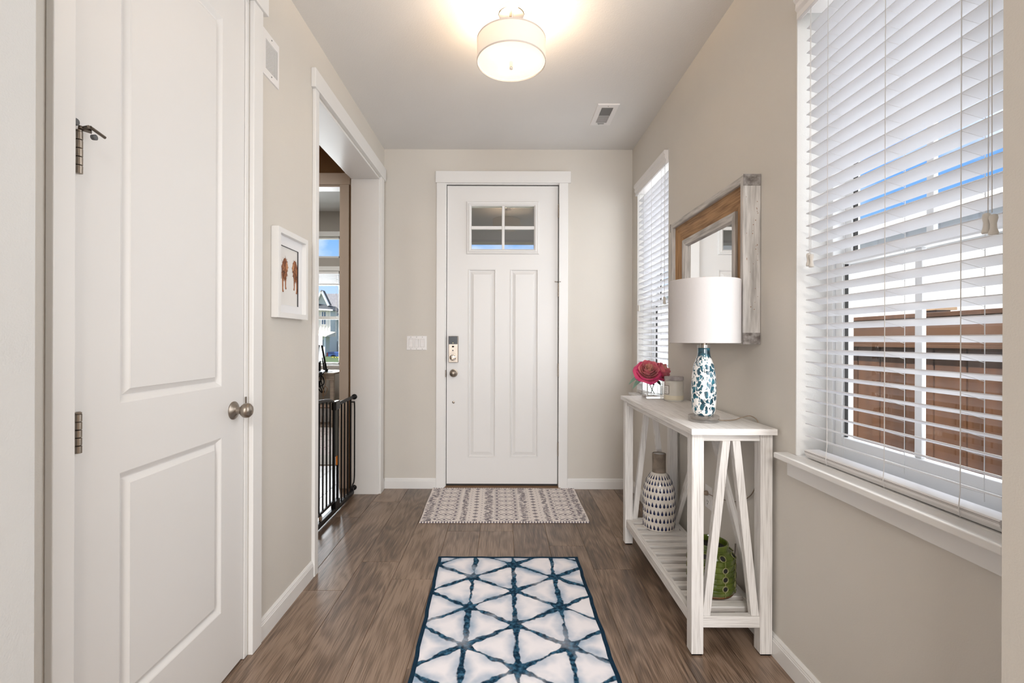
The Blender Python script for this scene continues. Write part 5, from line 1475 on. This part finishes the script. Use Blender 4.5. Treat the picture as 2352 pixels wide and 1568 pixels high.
for k in range(11):
    x0 = -2.62 + rd.uniform(-.06, .10); y = 6.44 + rd.uniform(-.03, .01)
    p = [(x0, y + .10, .745), (x0 + rd.uniform(-.02, .06), y, .735), (x0 + rd.uniform(-.04, .06), y - .01, .66), (x0 + rd.uniform(-.05, .07), y - .01, .58), (x0 + rd.uniform(-.08, .08), y, .50 + rd.uniform(-.04, .05)), (x0 + rd.uniform(-.08, .05), y, .57), (x0 + rd.uniform(-.1, .02), y + .01, .63)]
    cb.tube(catmull(p, 6), .005 if k % 3 else .008, 6)
cbl = obj('cable_bundle', cb, M['black'], None, smooth=True)
tag(cbl, 'tangle of black cables hanging off the desk edge', 'cable')
M['tancable'] = mat('tan_cable', (.26, .15, .075), .5, vary=.1)
tc_ = obj('tan_cable', MB().tube(catmull([(-2.50, 6.43, .742), (-2.47, 6.425, .70), (-2.46, 6.425, .60), (-2.49, 6.425, .50), (-2.50, 6.425, .42), (-2.46, 6.43, .45), (-2.44, 6.43, .52), (-2.47, 6.43, .55), (-2.49, 6.43, .48), (-2.50, 6.44, .30), (-2.52, 6.45, .03)], 8), .0045, 6), M['tancable'], None, smooth=True)
tag(tc_, 'thin tan cable looping down from the right end of the desk', 'cable')
bxs = thing('storage_box', 'low white box with brown top edge beneath the desk', 'box', (-2.75, 6.9, 0))
obj('box_body', B(-3.0, -2.50, 6.75, 7.05, .0, .205), mat('white_box_card', (.62, .62, .63), .6, vary=.03), bxs, bevel=.004)
obj('box_lid_edge', B(-3.005, -2.495, 6.745, 7.055, .205, .215), mat('brown_edge', (.24, .13, .07), .5, vary=.1), bxs)
def den_rug():
    m = mat('faded_red_rug', (.58, .54, .54), .95, vary=0)
    nt, b = nodes_of(m)
    tc = nt.nodes.new('ShaderNodeTexCoord')
    v = nt.nodes.new('ShaderNodeTexVoronoi'); v.inputs['Scale'].default_value = 26; v.distance = 'MANHATTAN'
    nt.links.new(tc.outputs['Object'], v.inputs['Vector'])
    w_ = nt.nodes.new('ShaderNodeTexNoise'); w_.inputs['Scale'].default_value = 5; nt.links.new(tc.outputs['Object'], w_.inputs['Vector'])
    r = nt.nodes.new('ShaderNodeValToRGB'); e_ = r.color_ramp.elements
    e_[0].position = .18; e_[0].color = (.30, .05, .07, 1); e_[1].position = .42; e_[1].color = (.60, .55, .55, 1); k = e_.new(.30); k.color = (.34, .22, .28, 1)
    mx = nt.nodes.new('ShaderNodeMath'); mx.operation = 'MULTIPLY_ADD'; mx.inputs[1].default_value = .8
    nt.links.new(w_.outputs['Fac'], mx.inputs[0]); nt.links.new(v.outputs['Distance'], mx.inputs[2])
    sb = nt.nodes.new('ShaderNodeMath'); sb.operation = 'SUBTRACT'; sb.inputs[1].default_value = .40
    nt.links.new(mx.outputs[0], sb.inputs[0]); nt.links.new(sb.outputs[0], r.inputs[0]); nt.links.new(r.outputs[0], b.inputs['Base Color'])
    return m
dr = thing('den_rug', 'faded red and white patterned rug on the den floor', 'rug', (-2.4, 5.35, 0))
obj('pile', B(-3.4, -1.55, 4.80, 6.20, 0, .008), den_rug(), dr)
bo = MB().box(-3.5, -1.45, 4.43, 4.80, 0, .0075).box(-3.5, -1.45, 6.20, 6.30, 0, .0075).box(-3.5, -3.4, 4.8, 6.2, 0, .0075).box(-1.55, -1.45, 4.8, 6.2, 0, .0075)
obj('border', bo, mat('grey_white_rug_border', (.56, .54, .52), .95, vary=.08, vscale=40), dr)

# ================================================================== PORCH
M['porchgrey'] = mat('porch_grey_paint', (.42, .42, .40), .8, vary=.05, bump=.3, bscale=150)
pc = MB().box(-1.30, 2.4, FAR + .12, 5.62, 2.84, 2.94)
obj('ceiling_porch', pc, M['porchgrey'], kind='structure')
pb = struct('trim_5', (0, 5.5, 2.28), 'grey porch beam')
obj('beam', B(-1.30, 2.4, 5.42, 5.56, 2.372, 2.84), M['porchgrey'], pb)
obj('beam_trim', B(-1.30, 2.4, 5.41, 5.57, 2.344, 2.372), mat('porch_trim_grey', (.34, .33, .34), .6, vary=.03), pb)
obj('porch_step', B(-1.30, 2.4, FAR + .12, 5.7, -.45, -.02), mat('concrete', (.42, .41, .39), .85, vary=.1, bump=.2), kind='structure')
eave = MB().box(-4.4, -1.3, DEN + .15, DEN + .75, 3.05, 3.15)
obj('eave_den', eave, M['porchgrey'], kind='structure')

# ================================================================== OUTSIDE, RIGHT: FENCE AND NEIGHBOUR
GZ = -.47
gm = mat('lawn_green', (.05, .085, .024), .95, vcol=(.028, .05, .014), vscale=2.0, bump=.5, bscale=30)
obj('ground', B(-70, 60, -20, 120, GZ - .1, GZ), gm, kind='structure')
M['fence'] = mat('cedar_fence_stain', (.125, .053, .022), .65, vcol=(.065, .027, .011), vscale=1.0, stretch=(9, 9, 1.3), bump=.3, bscale=3)
M['fencelight'] = mat('cedar_rail_stain', (.13, .060, .028), .65, vcol=(.075, .034, .016), vscale=1.0, stretch=(9, 1.3, 9), bump=.3, bscale=3)
M['captan'] = mat('tan_post_cap', (.45, .30, .18), .6, vary=.12, vscale=20)
FX = 2.60
obj('path_side_yard', B(1.24, 4.5, -2, 8, GZ, GZ + .04), mat('pale_side_path', (.42, .41, .39), .9, vary=.12, vscale=3), kind='structure')  # unseen pale slab added to bounce sunlight up onto the blinds
fn_ = thing('wooden_fence', 'red-brown cedar board fence outside the right windows', 'fence', (FX, 3.0, GZ))
FT = 1.345
y = .2; k = 0
while y < 4.7:
    obj('fence_board', B(FX, FX + .018, y + .006, y + .194, GZ + .06, FT - .02), M['fence'], fn_, bevel=.002)
    obj('back_board', B(FX + .024, FX + .040, y + .16, y + .24, GZ + .06, FT - .02), M['fence'], fn_, bevel=.002)
    y += .2; k += 1
obj('top_rail', B(FX - .030, FX, .2, 4.8, FT - .165, FT), M['fencelight'], fn_, bevel=.003)
obj('cap_board', B(FX - .05, FX + .06, .2, 4.8, FT, FT + .028), M['fence'], fn_, bevel=.003)
obj('rail_lip', B(FX - .042, FX, .2, 4.8, FT - .185, FT - .165), M['fencelight'], fn_, bevel=.002)
for yp in (1.02, 2.86, 4.7):
    p_ = obj('post', B(FX + .026, FX + .116, yp - .045, yp + .045, GZ, FT + .045), M['fence'], fn_, bevel=.002)
    cpm = MB().box(FX + .006, FX + .136, yp - .065, yp + .065, FT + .045, FT + .062)
    cpm.add([(FX + .006, yp - .065, FT + .062), (FX + .136, yp - .065, FT + .062), (FX + .136, yp + .065, FT + .062), (FX + .006, yp + .065, FT + .062), (FX + .04, yp - .03, FT + .085), (FX + .10, yp - .03, FT + .085), (FX + .10, yp + .03, FT + .085), (FX + .04, yp + .03, FT + .085)],
            [(0, 1, 5, 4), (1, 2, 6, 5), (2, 3, 7, 6), (3, 0, 4, 7), (4, 5, 6, 7)])
    obj('post_cap', cpm, M['captan'], p_)
M['siding'] = mat('white_board_siding', (.80, .81, .80), .7, vary=.03)
nb = thing('neighbour_house', 'white sided neighbouring house beyond the brown fence', 'house', (4.6, 3.5, GZ))
obj('house_wall', B(4.60, 4.75, -2.0, 14.0, GZ, 2.60), M['siding'], nb)
f0 = obj('batten', B(4.582, 4.60, -2.0, -1.95, GZ, 2.46), M['siding'], nb)
for k in range(1, 40):
    c_ = f0.copy(); COL.objects.link(c_); c_.parent = nb; c_.location = (0, .405 * k, 0)
obj('fascia', B(4.52, 4.56, -2.2, 14.2, 2.50, 2.68), M['siding'], nb)
obj('soffit', B(4.56, 4.75, -2.2, 14.2, 2.58, 2.62), M['siding'], nb)
obj('roof', MB().hexa([(4.50, -2.2, 2.68), (9.5, -2.2, 3.35), (9.5, 14.2, 3.35), (4.50, 14.2, 2.68), (4.50, -2.2, 2.74), (9.5, -2.2, 3.41), (9.5, 14.2, 3.41), (4.50, 14.2, 2.74)]), mat('grey_shingle', (.30, .29, .30), .9, vary=.15, vscale=12), nb)

# ================================================================== ACROSS THE STREET
M['roofgrey'] = mat('street_roof_shingle', (.165, .16, .17), .9, vcol=(.115, .112, .12), vscale=6)
M['roofdark'] = mat('street_roof_dark', (.05, .055, .065), .9, vary=.2, vscale=5)
M['housewhite'] = mat('street_house_siding', (.66, .67, .63), .8, vary=.03)
M['housetrim'] = mat('street_house_trim', (.84, .83, .80), .6, vary=.02)
M['wpane'] = mat('street_window_glass', (.10, .17, .28), .1, vary=.4, vscale=2)
M['garagedark'] = mat('garage_dark', (.06, .062, .068), .8, vary=.1)
sh = thing('street_house', 'two storey white house with grey gabled roof across the street', 'house', (-21, 50, GZ - .5))
GY = -1.05
hs = lambda *a: B(*a)
def K(mb, k=.965):
    mb.v = [(x * k, y, (z - 1.2) * k + 1.2) for x, y, z in mb.v]
    return mb
obj('house_wall', hs(-30, -18.05, 50.6, 58, GY, 3.75), M['housewhite'], sh)
obj('roof', MB().prism([(-30.3, 50.2, 3.70), (-30.3, 54.5, 6.6), (-30.3, 58.5, 3.7), (-30.3, 58.5, 3.5), (-30.3, 50.2, 3.5)], 0, (14.5, 0, 0)), M['roofgrey'], sh)
obj('eave_fascia', hs(-18.75, -15.8, 50.1, 50.22, 3.66, 3.86), M['housetrim'], sh)
obj('side_wall', hs(-18.05, -15.9, 50.7, 58, GY, 3.75), M['housewhite'], sh)
# projecting bay with gable
bay = obj('bay_wall', K(hs(-22.6, -18.70, 48.2, 50.6, GY, 4.45)), M['housewhite'], sh)
b0 = obj('batten', K(hs(-22.55, -22.47, 48.16, 48.2, 1.9, 4.45)), M['housetrim'], bay)
for k in range(1, 13):
    c_ = b0.copy(); COL.objects.link(c_); c_.parent = bay; c_.location = (.31 * k, 0, 0)
obj('skirt_roof', K(MB().hexa([(-22.9, 47.8, 4.62), (-18.35, 47.8, 4.36), (-18.35, 50.6, 4.36), (-22.9, 50.6, 4.62), (-22.9, 48.3, 5.45), (-18.9, 48.3, 4.92), (-18.9, 50.6, 4.92), (-22.9, 50.6, 5.45)])), M['roofdark'], sh)
obj('skirt_fascia', K(MB().hexa([(-22.9, 47.7, 4.45), (-18.2, 47.7, 4.28), (-18.2, 47.8, 4.28), (-22.9, 47.8, 4.45), (-22.9, 47.7, 4.70), (-18.2, 47.7, 4.42), (-18.2, 47.8, 4.42), (-22.9, 47.8, 4.70)])), M['housetrim'], sh)
obj('gable_wall', K(MB().prism([(-20.2, 48.4, 4.9), (-18.95, 48.4, 4.9), (-19.62, 48.4, 6.2)], 0, (0, .6, 0))), M['housewhite'], sh)
for xa, xb, za, zb2 in ((-19.58, -18.82, 6.42, 4.85), (-19.58, -20.35, 6.42, 4.85)):
    obj('gable_rake', K(MB().bar((xa, 48.2, za), (xb, 48.2, zb2), .16, .3, (1, 0, .5))), M['housetrim'], sh)
    obj('gable_roof', K(MB().bar((xa, 48.55, za + .10), (xb, 48.55, zb2 + .10), .06, .9, (1, 0, .5))), M['roofdark'], sh)
def hwin(x0, x1, z0, z1, y, par):
    k = y / 50.0
    x0, x1, z0, z1 = x0 * k, x1 * k, (z0 - 1.2) * k + 1.2, (z1 - 1.2) * k + 1.2
    w_ = obj('window', hs(x0 - .07, x1 + .07, y - .05, y, z0 - .07, z1 + .07), M['housetrim'], par)
    obj('pane', hs(x0, x1, y - .06, y - .05, z0, z1), M['wpane'], w_)
    obj('mullion', hs((x0 + x1) / 2 - .03, (x0 + x1) / 2 + .03, y - .075, y - .06, z0, z1), M['housetrim'], w_)
hwin(-19.55, -19.15, 2.85, 4.18, 48.2, sh)
hwin(-18.58, -18.05, 2.25, 3.45, 50.6, sh)
hwin(-19.62, -19.38, .35, 1.2, 48.2, sh)
obj('porch_roof', K(MB().hexa([(-22.5, 45.6, 1.95), (-18.75, 45.6, 1.52), (-18.75, 48.2, 1.52), (-22.5, 48.2, 1.95), (-22.5, 45.8, 2.10), (-18.75, 45.8, 1.62), (-18.75, 48.2, 2.05), (-22.5, 48.2, 2.45)]), .93), mat('tan_porch_roof', (.62, .54, .42), .9, vary=.1, vscale=8), sh)
obj('porch_post', K(hs(-19.15, -18.98, 45.9, 46.1, GY, 1.6), .93), M['housetrim'], sh)
obj('garage_door', hs(-19.0, -17.2, 50.5, 50.62, GY, 1.05), M['garagedark'], sh)  # dark slab paints the shade inside the open garage
obj('garage_lintel', hs(-19.1, -15.9, 50.4, 50.62, 1.05, 1.25), M['housetrim'], sh)
obj('side_post', hs(-17.95, -17.5, 50.3, 50.6, GY, 1.05), M['housetrim'], sh)
obj('vent_cap', MB().ell((-18.4, 53.3, 6.0), .25, .25, .12), M['roofdark'], sh)
tk = thing('pickup_truck', 'blue pickup truck parked in front of the garage', 'truck', (-16.4, 47.0, GY))
M['truckblue'] = mat('truck_blue_paint', (.035, .09, .30), .3, vary=.1, coat=.5)
obj('bed', hs(-17.5, -15.7, 46.1, 47.9, -.66, -.02), M['truckblue'], tk, bevel=.05)
obj('cab', MB().hexa([(-15.7, 46.15, -.62), (-14.0, 46.15, -.62), (-14.0, 47.85, -.62), (-15.7, 47.85, -.62), (-15.6, 46.3, .75), (-14.4, 46.3, .75), (-14.4, 47.7, .75), (-15.6, 47.7, .75)]), M['truckblue'], tk, bevel=.05)
obj('hood', hs(-14.0, -12.5, 46.15, 47.85, -.62, .05), M['truckblue'], tk, bevel=.06)
for x in (-16.9, -13.3):
    for yy in (46.2, 47.6): obj('wheel', MB().lathe([(.20, -.10), (.36, -.10), (.38, -.06), (.38, .06), (.36, .10), (.20, .10)], (x, yy, -.67), 20, 'y'), M['rubber'], tk, smooth='auto')
obj('tail_light', hs(-17.54, -17.44, 46.05, 46.2, -.45, -.10), mat('red_lens', (.45, .03, .02), .3, vary=.05), tk)
# planting
def bush(label, cx, cy, z, rx_, rz_, m, n, seed):
    rd = random.Random(seed); mb = MB()
    for k in range(n):
        a = rd.uniform(0, 2 * PI); e_ = rd.uniform(-.2, 1.0); r = rd.uniform(.4, 1)
        c = Vector((cx + rx_ * r * math.cos(a) * math.cos(e_), cy + rx_ * r * math.sin(a) * math.cos(e_), z + rz_ * (.25 + r * math.sin(e_))))
        u = Vector((rd.uniform(-1, 1), rd.uniform(-1, 1), rd.uniform(-1, 1))).normalized() * .12; v = u.cross(Vector((rd.uniform(-1, 1), rd.uniform(-1, 1), 1))).normalized() * .07
        mb.add([c - u, c + v, c + u, c - v], [(0, 1, 2, 3)])
    root = thing('shrub', label, 'shrub', (cx, cy, z))
    obj('foliage', mb, m, root, kind='stuff')
    obj('stem', MB().tube([(cx, cy, z), (cx, cy, z + rz_ * .6)], .05, 6), M['stemgreen'], root)
bush('yellow green shrub in front of the blue truck', -15.4, 42.6, GY - .1, .70, .70, mat('yellow_leaf', (.55, .46, .06), .7, vcol=(.30, .30, .05), vscale=3), 420, 1)
bush('dark green low shrub left of the truck', -17.0, 44.0, GY - .1, .8, .40, mat('green_leaf', (.10, .17, .04), .7, vary=.4, vscale=3), 420, 2)
obj('street_ground', B(-60, -5, 30, 48, GY - .2, GY - .1), mat('street_grass', (.07, .09, .04), .95, vary=.3, vscale=1.0), kind='structure')
